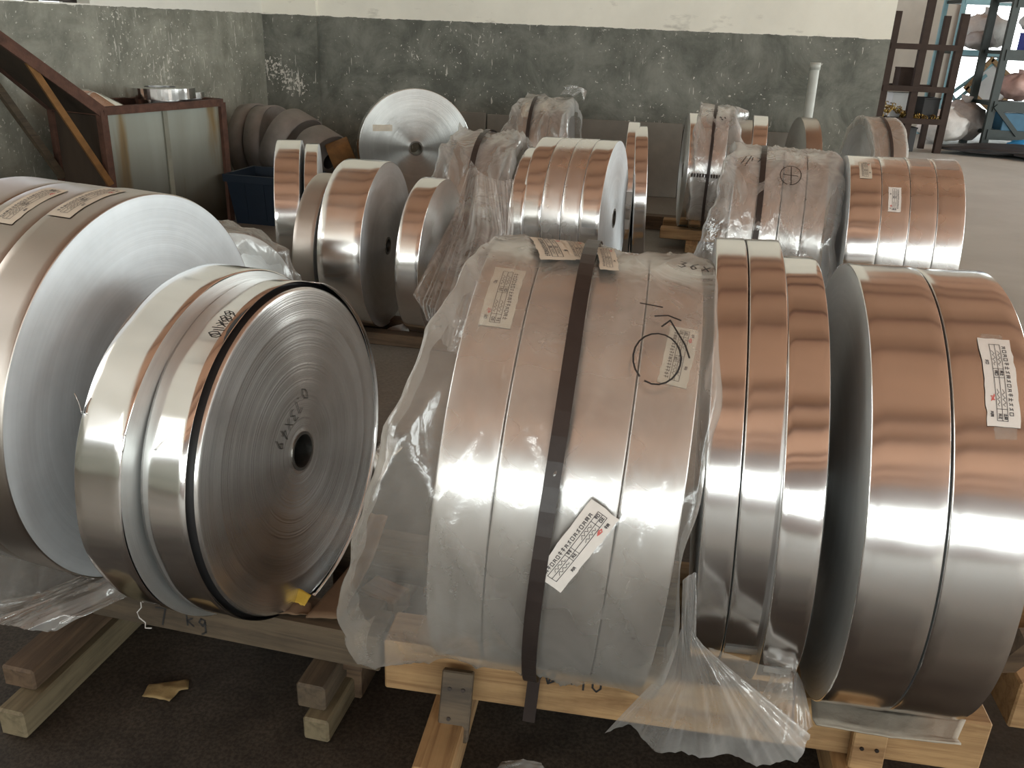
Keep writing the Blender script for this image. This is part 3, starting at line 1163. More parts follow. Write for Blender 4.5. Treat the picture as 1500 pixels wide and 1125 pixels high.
# ================================================================== nearest pallet on the left
pl_, LPL = pallet('wooden_pallet', 'weathered grey-brown pallet under the near bare-faced coils', (-.905, 1.560, 0), (-.247, 1.414, 0), .115, .2, .095, 'wood_old', [], second=.30)
for (x, y0, y1, z0, z1, w, mt) in ((.555, -.075, .45, .055, .115, .062, 'wood_old'), (.575, -.10, .55, 0.0, .055, .055, 'wood_pale'),
                                   (-.005, -.25, .45, 0.0, .065, .06, 'wood_pale'), (-.03, -.19, .40, .065, .115, .075, 'wood_brown')):
    o = MB().box((0, 0, 0), (y1 - y0, w, z1 - z0), bev=.005).build('runner', M[mt], pl_)
    o.location = (x, (y0 + y1) / 2, (z0 + z1) / 2)
    o.rotation_euler = (0, 0, PI / 2)
bw = MB()
for s_, x_, z_ in (('7', .165, .128), ('kg', .235, .14)):
    for pl in text_strokes(s_, .028 if s_ == '7' else .022, .045 if s_ == '7' else .034, .008):
        for q in ribbon2d(pl, .004):
            bw.add([(x_ + p[0], -.0012, z_ + p[1]) for p in q], [(0, 1, 2, 3)])
bw.build('handwriting', M['marker'], pl_, kind='stuff')

GL = 'bare-faced coils on the weathered near pallet'
l3 = coil('strip_coil', 'largest near coil, bright pale wound face toward the smaller pair', -.789, 1.733, .18, .415, -.100, 0, 14.6, -2.2, GL, 'strip_dull', 'face_pale', seed=31, n=160, rings=40)
l4 = coil('strip_coil', 'large dull coil behind the bright-faced one, cut by the picture edge', -.789, 1.733, .18, .413, -.215, -.103, 14.6, -2.2, GL, 'strip_dull', 'face', seed=32, n=144)
l5 = coil('strip_coil', 'outermost large dull coil, mostly outside the picture edge', -.789, 1.733, .18, .413, -.33, -.218, 14.6, -2.2, GL, 'strip_dull', 'face', seed=36, n=144)
sticker(l3, -.02, 82, .17, .05, 0, mat='paper_film', seed=33)
sticker(l4, -.01, 76, .16, .05, 0, mat='paper_film', seed=34)
l2 = coil('strip_coil', 'crumpled bright strip coil with torn edge, between pale face and cored coil', -.530, 1.595, .18, .356, -.099, 0, 19, 1.0, GL, 'strip_bright', 'face_dark', seed=37, n=160, wob=.0022)
# torn tongues of its strip
o = MB()
for k, (th, L_, sx) in enumerate(((22, .035, .049), (30, .03, -.05))):
    P = []
    for i in range(7):
        q = i / 6
        t_ = rad(th) + q * .085
        c = cyl(sx + q * .012 * (1 if sx > 0 else -1), t_, .357 + .012 * q * q, .356)
        P.append([c, (c[0] + .006 * (1 - q * .6), c[1] - .004, c[2])])
    o.grid(P)
o.build('torn_tongue', M['foil'], l2, True, solid=.0006)

# the cored coil: outer strip, dark groove, proud face
l1 = thing('strip_coil', 'near aluminium coil with dark core hole, spiral face and loose outer turns', 'coil', np.array([-.412, 1.586, .18]), GL, rad(17), rad(2.8))
R1 = .347
l1['R'] = R1
l1['xm'] = 0.0
off = Matrix.Translation((0, 0, R1))


def w1(x, th):
    return .0011 * math.sin(3 * th + 1) + .0007 * math.sin(8 * th + 2 + x * 10) + .0004 * math.sin(15 * th - x * 20)


prof = [(-.103, R1 - .002), (-.102, R1)] + [(-.102 + .088 * k / 6, R1) for k in range(1, 7)] + [(-.013, R1 - .0015)]
o = lathe(MB(), prof, 160, w1).build('outer_wrap', M['strip_bright'], l1, True)
o.matrix_local = off
o = lathe(MB(), [(-.013, R1 - .001), (-.030, R1 - .003), (-.030, R1 - .011), (-.004, R1 - .012)], 144).build('edge_groove', M['black_gap'], l1, True)
o.matrix_local = off
rng = random.Random(5)
pr_ = [(-.004, R1 - .0115), (.001, R1 - .0125)]
x = 0
for k in range(1, 60):
    r = (R1 - .013) + (.040 - R1 + .013) * k / 60
    x = x * .75 + rng.uniform(-1, 1) * .00028 + (.0012 if k == 12 else 0)
    pr_.append((.002 + x, r))
pr_.append((.003, .040))
o = lathe(MB(), pr_[::-1], 160).build('wound_face', M['face_smooth'], l1, True)
o.matrix_local = off
o = lathe(MB(), [(-.103, R1 - .003), (-.103, .045)], 96).build('wound_face', M['face_dark'], l1, True)
o.matrix_local = off
o = lathe(MB(), [(.0, .042), (.005, .041), (.005, .035), (-.10, .035), (-.10, .042)], 48).build('core_tube', M['core'], l1, False)
o.matrix_local = off
o = lathe(MB(), [(-.09, .0355), (-.09, .001)], 32).build('core_bore', M['core_dark'], l1, False)
o.matrix_local = off
# loose outer turns standing off along the far side
for k, (dr, x0, x1) in enumerate(((.006, -.045, .001), (.011, -.06, -.004), (-.006, -.02, .004))):
    P = []
    for i in range(81):
        th = rad(112 + 160 * i / 80)
        s = math.sin(PI * i / 80) ** .6
        r = R1 + dr * s + .0008 * math.sin(th * 9 + k)
        P.append([cyl(x0 + (x1 - x0) * j / 3, th, r, R1) for j in range(4)])
    MB().grid(P).build('loose_turn', M['strip_bright'], l1, True, solid=.0008)
# marker on strip and face
writing(l1, -.052, 66, [[(p[1], -p[0]) for p in pl] for pl in [[(q[0] - .03, q[1]) for q in pl2] for pl2 in text_strokes('68x10', .011, .024, .003)]], .0022, rot=90)
fwm = MB()
for pl in text_strokes('0.73x49', .017, .030, .006):
    for q in ribbon2d(pl, .0016):
        pts = []
        for p in q:
            a = p[0] - .06
            ca, sa = math.cos(rad(212)), math.sin(rad(212))
            yy, zz = a * ca - p[1] * sa, a * sa + p[1] * ca
            pts.append((.0036, -.02 + yy, R1 + .100 + zz))
        fwm.add(pts, [(0, 1, 2, 3)])
fwm.build('handwriting', M['marker'], l1, kind='stuff')

# plastic tail under the crumpled coil, lying over the pallet's end
ft = thing('plastic_film_tail', 'whitish plastic tail pulled out under the crumpled coil over the pallet end', 'plastic film', on_z(150, 845, .22))
inv = np.array(ft.matrix_world.inverted())
k0 = [on_z(150, 826, .25), on_z(165, 835, .25), on_z(180, 850, .25), on_z(205, 862, .23)]
k1 = [on_z(118, 845, .235), on_z(135, 858, .245), on_z(155, 872, .235), on_z(175, 880, .225)]
k2 = [on_z(60, 868, .22), on_z(75, 885, .24), on_z(95, 900, .235), on_z(120, 905, .225)]
k3 = [on_z(-15, 880, .21), on_z(0, 915, .22), on_z(40, 925, .215), on_z(85, 925, .19)]
sheet('film', M['film_white'], ft, loc_rows([k0, k1, k2, k3]), 46, 40, .016, 4.4, 7, (0, -.5, 1))
th_ = MB()
pts = [on_y(205, 870, 1.475), on_y(207, 890, 1.47), on_y(201, 897, 1.46), on_y(204, 905, 1.46), on_y(213, 912, 1.46), on_y(213, 920, 1.455), on_y(222, 920, 1.45)]
for p_, q_ in zip(pts[:-1], pts[1:]):
    pass
th_.tube([(inv @ np.r_[p, 1])[:3] for p in pts], .0014, 5)
th_.build('thread', M['white_bag'], ft, True)
fb = thing('plastic_film', 'dull clear plastic sagging under the large coils by the picture edge', 'plastic film', on_z(40, 830, .22))
inv = np.array(fb.matrix_world.inverted())
f0 = [on_y(-20, 790, 1.42), on_y(30, 805, 1.46), on_y(80, 830, 1.50), on_y(118, 848, 1.53)]
f1 = [on_y(-20, 850, 1.42), on_y(20, 860, 1.45), on_y(60, 868, 1.48), on_y(100, 868, 1.52)]
f2 = [on_z(-20, 905, .21), on_z(10, 900, .21), on_z(45, 890, .21), on_z(80, 880, .21)]
sheet('film', M['film_grey'], fb, loc_rows([f0, f1, f2]), 36, 24, .012, 6.4, 6)

# bits tucked under and beside the cored coil
rows = [[on_z(378, 896, .205), on_z(420, 900, .207), on_z(460, 902, .204)], [on_z(405, 876, .206), on_z(435, 878, .216), on_z(455, 884, .206)]]
o = sheet('kraft_paper_scrap', M['card'], None, rows, 14, 8, .004, 2.7, 4, (0, 0, 1), False, solid=.0012)
tag(o, 'torn brown paper scrap under the cored coil on the weathered beam', 'paper')
rows = [[on_z(427, 882, .212), on_z(446, 888, .212)], [on_z(424, 868, .225), on_z(440, 862, .235), on_z(456, 872, .225)]]
o = sheet('yellow_card_scrap', M['yellow'], None, rows, 8, 6, .002, 1.7, 4, (0, 0, 1), False, solid=.0015)
tag(o, 'small yellow card scrap tucked under the cored coil', 'paper')
rows = [[on_z(448, 905, .207), on_z(500, 905, .207)], [on_z(520, 820, .207), on_z(545, 822, .207)], [on_z(538, 752, .205), on_z(568, 756, .205)]]
o = sheet('cardboard_strip', M['card'], None, rows, 10, 16, .003, 4.7, 3, (0, 0, 1), False, solid=.004)
tag(o, 'long brown cardboard strip lying beside the cored coil on the pallet', 'cardboard')
for (px, py, z, sx, sy, sz, yw, lb, mt) in ((520, 905, .16, .09, .16, .075, 12, 'dark timber block between the two near pallets, closest to the weathered beam', 'wood_brown'),
                                            (563, 862, .14, .10, .07, .05, 30, 'reddish offcut block beside the hanging film edge', 'wood'),
                                            (545, 812, .13, .16, .13, .09, 10, 'wide dark timber block in the gap behind the cardboard strip', 'wood_brown')):
    p = on_z(px, py, z)
    root = thing('timber_block', lb, 'timber', (p[0], p[1], 0), None, rad(yw))
    o = MB().box((0, 0, 0), (sx, sy, sz), bev=.004).build('upper_block', M[mt], root)
    o.location = (0, 0, z - sz / 2)
    o = MB().box((0, 0, 0), (sx * .8, sy * .8, z - sz), bev=.004).build('lower_block', M['wood_brown'], root)
    o.location = (0, 0, (z - sz) / 2)
rows = [[on_z(560, 690, .02), on_z(590, 655, .03)], [on_z(548, 720, .006), on_z(566, 690, .05), on_z(586, 640, .01)], [on_z(540, 660, .03), on_z(560, 640, .03)]]
o = sheet('foil_offcut', M['foil'], None, rows, 10, 8, .004, 9.7, 4, (0, 0, 1), False, solid=.0008)
tag(o, 'curled shiny foil offcut on the floor between the near pallets', 'scrap')
rows = [[on_z(208, 1020, .004), on_z(235, 1024, .006), on_z(248, 1028, .004)], [on_z(218, 1003, .006), on_z(245, 1006, .012), on_z(262, 1012, .006)], [on_z(245, 1000, .004), on_z(262, 997, .008), on_z(277, 995, .004), on_z(276, 1009, .004)]]
o = sheet('paper_scrap', simple('dirty_ochre_paper', (.30, .21, .09), .7, 0, .4, 18), None, rows, 12, 9, .003, 1.9, 4, (0, 0, 1), False, solid=.001)
tag(o, 'crumpled ochre paper scrap lying alone on the dark floor', 'paper')
rows = [[on_z(725, 1130, .01), on_z(775, 1128, .01), on_z(800, 1128, .01)], [on_z(735, 1116, .012), on_z(765, 1112, .02), on_z(792, 1118, .01)]]
o = sheet('plastic_shred', M['film_white'], None, rows, 12, 8, .004, 2.9, 4, (0, 0, 1), False)
tag(o, 'small clear plastic shred on the floor before the pine pallet', 'plastic film')

# ================================================================== middle ground, left part


def skid(name, label, cx, cy, L, depth, zt, yaw, mat='wood_brown', group=None, gap=.26):
    root = thing(name, label, 'pallet', (cx, cy, 0), group, rad(yaw))
    h = min(.06, zt)
    for yo in (-gap / 2, gap / 2):
        o = MB().box((0, 0, 0), (L, .07, h), bev=.004).build('beam', M[mat], root)
        o.location = (0, yo, zt - h / 2)
    if zt > h + .01:
        for xo in (-L * .36, L * .36):
            o = MB().box((0, 0, 0), (depth, .07, zt - h), bev=.004).build('runner', M[mat], root)
            o.location = (xo, 0, (zt - h) / 2)
            o.rotation_euler = (0, 0, PI / 2)
    return root


def contact(zb, R, gap):
    return zb - (R - math.sqrt(R * R - (gap / 2) ** 2))


GN = 'unwrapped coils in the middle row before the rusty crate'
zc = contact(.055, .37, .2)
n2 = coil('strip_coil', 'middle-row coil with small core hole and dark shadowed wound face', -.587, 3.856, zc, .37, -.188, 0, 9.7, 0, GN, 'strip', 'face', rc=.036, seed=41, rings=34, wob=.0012)
n1 = coil('strip_coil', 'narrow coil half hidden behind the middle-row coil with core hole', -.80, 3.90, zc, .335, -.10, -.005, 9.7, 0, GN, 'strip_dull', 'face', seed=42)
n3 = coil('strip_coil', 'reddish narrow coil beside plastic film in the middle row', -.34, 3.80, zc, .342, -.1, 0, 12, -.7, GN, 'strip', 'face_smooth', rc=.03, seed=43, wob=.0012)
skid('timber_skid', 'low dark timber skid under the middle-row coils', -.56, 3.80, .95, .4, .055, 9.7, gap=.2)
# loose end curling off the face of the reddish coil
P = []
for i in range(31):
    th = rad(100 - 150 * i / 30)
    r = .14 + .10 * (1 - i / 30)
    P.append([cyl(.004 + .012 * math.sin(PI * i / 30), th, r, .342), cyl(.022 + .012 * math.sin(PI * i / 30), th, r, .342)])
MB().grid(P).build('loose_turn', M['black_gap'], n3, True, solid=.001)
rows = [[on_z(563, 484, .01), on_z(580, 494, .012), on_z(600, 488, .01)], [on_z(575, 478, .04), on_z(590, 474, .06), on_z(598, 480, .03)]]
o = sheet('paper_scrap', M['white_box'], None, rows, 12, 8, .004, 3.3, 4, (0, -.5, 1), False, solid=.001)
tag(o, 'white crumpled paper scrap on the floor at the foot of the middle coils', 'paper')
GO = 'pair of narrow copper-toned coils by the blue bin'
zc = contact(.055, .37, .2)
coil('strip_coil', 'wider coil of the narrow pair beside the blue bin', -1.222, 4.445, zc, .37, 0, .118, -10, 0, GO, 'strip', 'face_pale', seed=44)
coil('strip_coil', 'thinner, lower coil of the narrow pair beside the blue bin', -1.085, 4.47, zc, .362, .0, .062, -10, 0, GO, 'strip', 'face_pale', seed=45)
skid('timber_skid', 'low dark timber skid under the narrow pair by the blue bin', -1.13, 4.43, .42, .4, .055, 10, gap=.2)

# wrapped coil behind the bright-faced giant
lump = coil('strip_coil', 'small coil wrapped in dusty crumpled plastic, peeping behind the bright-faced coil', -1.17, 3.10, .02, .31, 0, .16, 40, 0, None, 'strip_dull', 'face_dark', seed=46)
fl = bpy.data.objects.new('plastic_film_wrap', None)
link(fl)
fl.matrix_world = lump.matrix_world.copy()
tag(fl, 'dusty crumpled film round the small coil behind the bright-faced coil', 'plastic film')
film_over('film', M['film_grey'], fl, .31, -.085, .085, lambda t: .03, lambda t: .05, 0, 200, 50, 30, .022, 3.3)

# blue bin
p = on_z(362, 255, .42)
binr = thing('plastic_bin', 'dark blue plastic bin on the floor beside the rusty crate', 'bin', (-1.72, 6.15, 0), None, rad(12))
mb = MB()
for z, s_ in ((0, .80), (.40, 1.0), (.42, 1.06), (.42, .97), (.05, .78)):
    pass
ring = lambda z, s_: [(-.27 * s_, -.2 * s_, z), (.27 * s_, -.2 * s_, z), (.27 * s_, .2 * s_, z), (-.27 * s_, .2 * s_, z)]
mb.grid([ring(0, .84), ring(.29, .98), ring(.29, 1.05), ring(.34, 1.06), ring(.34, .98), ring(.02, .80)], closed=True)
mb.add(ring(.02, .80), [(0, 1, 2, 3)])
mb.build('bin_body', M['blue'], binr)
for x_ in (-.14, 0, .14):
    MB().beam((x_, -.169, .03), (x_, -.193, .28), .02, .012, up=(0, 1, 0)).build('rib', M['blue'], binr)

# ================================================================== rusty crate with chute
A = np.array([-2.46, 5.24, 0])
ab = np.array([.43, .90, 0]) / math.hypot(.43, .9)
pp = np.array([-ab[1], ab[0], 0])                     # towards the wall
LAB, DAB, HC = .96, .42, .80
cr = thing('steel_crate', 'rust-stained steel crate with sloping chute against the left wall', 'crate', A, None, M=Matrix(((ab[0], pp[0], 0, A[0]), (ab[1], pp[1], 0, A[1]), (0, 0, 1, 0), (0, 0, 0, 1))))


def rust_panel():
    m, t, b, o = nt('rust_streaked_galvanised_sheet')
    v = coords(t, (3.0, 3.0, .45))
    f = noise_tex(t, v, 1.5, 4, .5, .3)
    c = ramp(t, f, [(.28, (.06, .04, .02)), (.40, (.19, .13, .055)), (.50, (.25, .26, .22)), (.8, (.31, .33, .29))])
    sep = N(t, 'ShaderNodeSeparateXYZ')
    t.links.new(coords(t), sep.inputs[0])
    mr = N(t, 'ShaderNodeMapRange')
    mr.inputs['From Min'].default_value = .08
    mr.inputs['From Max'].default_value = .62
    t.links.new(sep.outputs['Z'], mr.inputs['Value'])
    c = mixc(t, mr.outputs[0], (.030, .024, .014), c)
    t.links.new(c, b.inputs['Base Color'])
    b.inputs['Roughness'].default_value = .55
    b.inputs['Metallic'].default_value = .2
    bump(t, b, f, .2, .01)
    return m


m_panel = rust_panel()
for x0, x1 in ((.02, .46), (.475, LAB - .01)):
    MB().box(((x0 + x1) / 2, .008, HC / 2), (x1 - x0, .01, HC - .02)).build('side_panel', m_panel, cr)
MB().box((.467, .0, HC / 2), (.035, .014, HC - .02)).build('seam_strip', simple('dull_zinc_strip', (.24, .24, .19), .6), cr)
MB().box((.0, DAB / 2, HC / 2), (.012, DAB, HC)).build('end_panel', M['rust_dark'], cr)
MB().box((LAB, DAB / 2, HC / 2), (.012, DAB, HC)).build('end_panel', M['rust_dark'], cr)
MB().box((LAB / 2, DAB, HC / 2), (LAB, .012, HC)).build('side_panel', M['rust_dark'], cr)
MB().box((LAB / 2, DAB / 2, HC - .06), (LAB - .03, DAB - .03, .01)).build('tray', M['dark'], cr)
for (p_, q_) in (((0, 0, HC), (LAB, 0, HC)), ((0, DAB, HC), (LAB, DAB, HC)), ((0, 0, HC), (0, DAB, HC)), ((LAB, 0, HC), (LAB, DAB, HC))):
    MB().beam(p_, q_, .05, .045).build('rim_angle', M['rust'], cr)
for x_, y_ in ((0, 0), (LAB, 0), (0, DAB), (LAB, DAB)):
    MB().beam((x_, y_, 0), (x_, y_, HC), .045, .045, up=(0, 1, 0)).build('corner_post', M['rust'], cr)
invc = np.array(cr.matrix_world.inverted())
tl = lambda p: (invc @ np.r_[p, 1])[:3]
sl = tl(A + np.array([-.33, -.34, .39 + HC])) - np.array([0, 0, HC])
sl = sl * 1.35
for y_ in (0.0, DAB):
    MB().beam((0, y_, HC), (sl[0], y_ * .55 + sl[1], HC + sl[2]), .05, .06).build('chute_beam', M['rust'], cr)
MB().add([(-.01, .0, HC - .02), (-.01, DAB, HC - .02), (sl[0], DAB * .55 + sl[1], HC + sl[2] - .02), (sl[0], sl[1], HC + sl[2] - .02),
          (-.01, .0, HC - .03), (-.01, DAB, HC - .03), (sl[0], DAB * .55 + sl[1], HC + sl[2] - .03), (sl[0], sl[1], HC + sl[2] - .03)],
         [(0, 1, 2, 3), (7, 6, 5, 4), (0, 4, 5, 1), (1, 5, 6, 2), (2, 6, 7, 3), (3, 7, 4, 0)]).build('chute_plate', M['rust_dark'], cr)
k = .55
o = MB().beam((sl[0] * k, sl[1] * k, HC + sl[2] * k - .02), (-.01, -.01, HC - .42), .035, .035).build('brace', M['rust_orange'], cr)
o = MB().beam((sl[0] * .8, DAB * .64 + sl[1] * .8, HC + sl[2] * .8 - .02), (-.01, DAB - .01, HC - .42), .04, .04).build('brace', M['wood_old'], cr)

# silver scraps on top of the crate


def flat_roll(name, label, c, R, h, z, group, seed, tilt=0.0):
    root = thing(name, label, 'coil', (c[0], c[1], z), group)
    prof = [(0, R * .45), (0, R), (h, R), (h, R * .45), (0, R * .45)]
    mb = MB()
    P = []
    for (x, r) in prof:
        P.append([(r * math.cos(2 * PI * k / 64) * (1 + .02 * math.sin(4 * PI * k / 64 + seed)), r * math.sin(2 * PI * k / 64), x) for k in range(64)])
    mb.grid(P, closed=True)
    mb.build('outer_wrap', M['strip_bright'], root)
    root.rotation_euler = (tilt, tilt * .5, 0)
    return root


GS = 'flat silver rolls on the rusty crate'
def cpt(x, y):
    q = np.array(cr.matrix_world) @ np.array([x, y, 0, 1])
    return q[:3]
flat_roll('flat_strip_roll', 'narrow silver roll lying flat on the crate, lower of two', cpt(.60, .17), .15, .09, HC - .055, GS, 1)
flat_roll('flat_strip_roll', 'wide silver roll lying flat on top of the other on crate', cpt(.63, .19), .215, .065, HC + .036, GS, 2)
flat_roll('flat_strip_roll', 'small silver roll lying flat at the crate corner, beside the stacked pair', cpt(.84, .14), .085, .12, HC - .055, GS, 3)
c0 = cpt(.05, .25)
rows = [[c0 + np.array([-.10, 0, HC + .03]), c0 + np.array([-.06, .05, HC + .10]), c0 + np.array([0, .12, HC + .10])],
        [c0 + np.array([.02, -.02, HC - .0]), c0 + np.array([.08, .05, HC + .09]), c0 + np.array([.10, .12, HC + .07])],
        [c0 + np.array([.14, .02, HC - .045]), c0 + np.array([.20, .08, HC + .0]), c0 + np.array([.22, .16, HC + .0])]]
o = sheet('sheet_offcut', M['foil'], None, rows, 14, 12, .004, 3.9, 3, (0, 0, 1), False, solid=.001)
tag(o, 'bent silver sheet offcut on the crate beside the flat rolls', 'scrap')

# ================================================================== heap of old rolls in the corner
GH = 'dusty old rolls heaped in the wall corner'


def old_roll(label, px, py, Y, R, w, axis, seed, mat='oldroll', name='old_roll'):
    p = on_y(px, py, Y)
    a = np.array(axis, float)
    a /= np.linalg.norm(a)
    e = np.cross((0, 0, 1.0), a)
    if np.linalg.norm(e) < 1e-3:
        e = np.array([0, 1.0, 0])
    e /= np.linalg.norm(e)
    u = np.cross(a, e)
    Mx = Matrix(((a[0], e[0], u[0], p[0]), (a[1], e[1], u[1], p[1]), (a[2], e[2], u[2], p[2]), (0, 0, 0, 1)))
    root = thing(name, label, 'coil', p, GH, M=Mx)
    h = w / 2
    lathe(MB(), [(-h, R * .96), (-h * .95, R), (h * .95, R), (h, R * .96)], 56, lambda x, th: .004 * math.sin(5 * th + seed)).build('outer_wrap', M[mat], root, True)
    lathe(MB(), [(-h, R * .96), (-h, R * .3)], 56).build('wound_face', M['oldroll_dark' if mat == 'oldroll' else mat], root, True)
    lathe(MB(), [(h, R * .3), (h * .8, R * .6), (h * .9, R * .8), (h, R * .96)], 56).build('wound_face', M[mat], root, True)
    lathe(MB(), [(-h, R * .3), (h, R * .3)], 24).build('core_tube', M['core_dark'], root, True)
    return root


old_roll('wide dusty roll leaning on the corner, dark disc side out', 378, 215, 7.25, .335, .13, (.95, -.25, .10), 1)
old_roll('second dusty roll leaning on the wide corner roll', 400, 212, 7.05, .30, .14, (.93, -.28, .12), 2)
old_roll('pale dusty roll sloping down over the corner heap', 428, 214, 6.85, .27, .18, (.80, -.35, -.35), 3)
old_roll('grey roll with dark hole lying at the heap middle', 470, 228, 6.6, .20, .20, (.75, -.55, -.30), 4)
old_roll('small rusty-brown roll at the heap end by the big disc', 500, 226, 6.5, .10, .17, (.9, .2, .35), 5, 'rust_orange')
old_roll('brown roll end lying beneath the dusty heap', 452, 250, 6.75, .13, .3, (.9, -.3, -.1), 6, 'card')

# large disc coil facing the viewer
big = coil('strip_coil', 'large disc-faced coil with core hole leaning before the back wall', -.763, 6.414, .10, .41, -.10, 0, 71.5, 0, None, 'strip', 'face_disc', rc=.048, seed=51, rings=36)
skid('timber_skid', 'dark skid under the large disc-faced coil', -.74, 6.46, .5, .5, .10, 0, gap=.30)
o = MB()
P = [[(.0025, -.31 + .01 * i, .53 + .022 * j) for i in range(15)] for j in range(3)]
o.grid(P)
o = o.build('label', M['paper_film'], big)
o.location = (.0505, -.0, -.0)
o.rotation_euler = (0, 0, 0)

# ================================================================== middle row: wrapped bundle and four bare coils
GM = 'bare coils in the centre row behind the near wrapped bundle'
MY = 16.4
zc = .075
mk = dict(cx=.495, cy=4.448, zb=zc, R=.385, yaw=MY, lean=1.2, strip='strip')
for i, (a, b_, lb, st, fc) in enumerate(((-.385, -.288, 'first bare coil of the centre row, next to the plastic bundle', 'strip', 'face'), (-.286, -.190, 'second bare coil of the centre row from the plastic bundle', 'strip_soft', 'face'),
                                         (-.188, -.100, 'third bare coil of the centre row from the plastic bundle', 'strip_soft', 'face'), (-.098, 0, 'end coil of the centre row showing bright white wound face', 'strip', 'face_pale'))):
    mk['strip'] = st
    coil('strip_coil', lb, x0=a, x1=b_, seed=60 + i, group=GM, face=fc, **mk)
coil('strip_coil', 'smaller deep-orange coil between the plastic bundle and centre row', .495, 4.40, zc, .36, -.46, -.389, MY, 1.2, GM, 'strip', 'face', seed=65)
GW = 'coils inside the crumpled centre plastic bundle'
wcoils = []
for i, (a, b_, lb) in enumerate(((-.76, -.64, 'wrapped coil on the outer side of the strap in centre bundle'), (-.635, -.50, 'wrapped coil on the inner side of the strap in centre bundle'))):
    wcoils.append(coil('strip_coil', lb, .46, 4.47, zc, .385, a, b_, 12, 1.2, GW, 'strip_dull', 'face_dark', seed=66 + i))
skid('timber_skid', 'timber skid under the centre row and its plastic bundle', .13, 4.53, 1.15, .5, .10, MY, 'wood', gap=.26)
fw2 = bpy.data.objects.new('plastic_film_wrap', None)
link(fw2)
fw2.matrix_world = wcoils[0].matrix_world.copy()
tag(fw2, 'crumpled milky film over the centre bundle, trailing a long skirt forward', 'plastic film')
xw = -wcoils[0]['xm'] - .76
film_over('film', M['film_white'], fw2, .385, xw - .01, xw + .27, lambda t: .03 + .09 * max(0, (85 - t) / 120), lambda t: .05, -60, 200, 80, 44, .022, 7.7, ruf=.03)
inv = np.array(fw2.matrix_world.inverted())
s0 = [on_y(690, 235, 4.1), on_y(700, 250, 4.02), on_y(715, 260, 3.98), on_y(735, 265, 3.98), on_y(752, 262, 4.02)]
s1 = [on_y(662, 320, 3.75), on_y(680, 330, 3.65), on_y(705, 335, 3.6), on_y(730, 340, 3.65), on_y(752, 330, 3.85)]
s2 = [on_y(606, 432, 3.35), on_y(640, 455, 3.25), on_y(675, 470, 3.2), on_y(700, 470, 3.25), on_y(745, 430, 3.5)]
s3 = [on_y(618, 448, 3.33), on_y(645, 505, 3.22), on_y(670, 520, 3.15), on_y(700, 510, 3.2), on_y(745, 470, 3.4)]
sheet('skirt', M['film_white'], fw2, loc_rows([s0, s1, s2, s3]), 90, 50, .045, 3.4, 11)
strap('packing_strap', 'dark strap round the crumpled centre plastic bundle', wcoils[0], -.637, .385, .028, 120, None, th_b=-50, off=.024)

# ================================================================== middle row on the right: wrapped bundle and four bare coils
GBB = 'bare coils in the row beside the bay floor'
kb = dict(cx=1.47, cy=3.986, zb=.075, R=.40, yaw=12.9, lean=1.3)
bc = []
for i, (a, b_, lb, st) in enumerate(((0, .1255, 'first coil of the labelled bare row, next to the wrapped bundle', 'strip'), (.1275, .2375, 'second coil of the bare row, carrying a paper label low on its strip', 'strip_soft'),
                                     (.2395, .3435, 'third coil of the bare row, dull brown reflection', 'strip_soft'), (.3455, .451, 'end coil of the bare row, by the pale bay floor', 'strip_soft'))):
    bc.append(coil('strip_coil', lb, x0=a, x1=b_, seed=70 + i, group=GBB, strip=st, face='face_pale' if i in (0,) else 'face', **kb))
sticker(bc[0], .0, 66, .13, .05, 0, mat='paper_film', seed=71)
sticker(bc[1], -.005, 42, .12, .05, 0, mat='paper', seed=72, flip=True)
sticker(bc[2], .0, 82, .12, .08, 0, mat='film_white', seed=73, text=False, name='clear_tape')
sticker(bc[3], .0, 80, .13, .09, 0, mat='film_white', seed=74, text=False, name='clear_tape')
skid('timber_skid', 'timber skid under the bare row beside the bay floor', 1.68, 3.94, .55, .5, .10, 12.9, 'wood', gap=.28)
GW2 = 'coils inside the plastic bundle with the marker circle'
c2 = []
for i, (a, b_, lb) in enumerate(((-.48, -.365, 'wrapped coil with scrawled marker left of the strap, circle-marked bundle'), (-.36, -.275, 'narrow wrapped coil just right of the strap, circle-marked bundle'),
                                 (-.27, -.175, 'wrapped coil under the drawn circle, circle-marked bundle'), (-.17, -.085, 'innermost wrapped coil next to the bare row, circle-marked bundle'))):
    c2.append(coil('strip_coil', lb, 1.47, 4.05, .075, .395, a, b_, 12.9, 0, GW2, 'strip_soft', 'face', seed=76 + i))
skid('timber_skid', 'timber skid under the circle-marked plastic bundle', 1.19, 4.12, .50, .5, .10, 12.9, 'wood', gap=.28)
fw3 = bpy.data.objects.new('plastic_film_wrap', None)
link(fw3)
fw3.matrix_world = c2[0].matrix_world.copy()
tag(fw3, 'white plastic film over the bundle marked with a circle, flared at the bottom', 'plastic film')
fw3['R'] = .395
xw = -c2[0]['xm'] - .48
film_over('film', M['film_white'], fw3, .395, xw - .005, xw + .40, lambda t: .02 + .15 * max(0, (75 - t) / 110), lambda t: .07, -55, 200, 80, 60, .016, 11.7, ruf=.03)
writing(fw3, xw + .235, 52, [circle_pts((0, 0), .055, 20, 0, 6.0, .8), [(-.05, .0), (.055, .005)], [(0, -.03), (.005, .03)]], .004, r_off=.024)
writing(fw3, xw + .055, 62, [[(-.03, -.03), (-.02, .03)], [(-.01, -.04), (0, .04)]] + text_strokes('17', .02, .03, .008), .004, r_off=.024, rot=80)
sticker(fw3, xw + .19, 72, .10, .05, 0, r_off=.023, mat='film_white', text=False, name='clear_tape')
strap('packing_strap', 'dark strap round the plastic bundle marked with a circle', c2[0], -.362, .395, .024, 120, None, th_b=-55, off=.020)

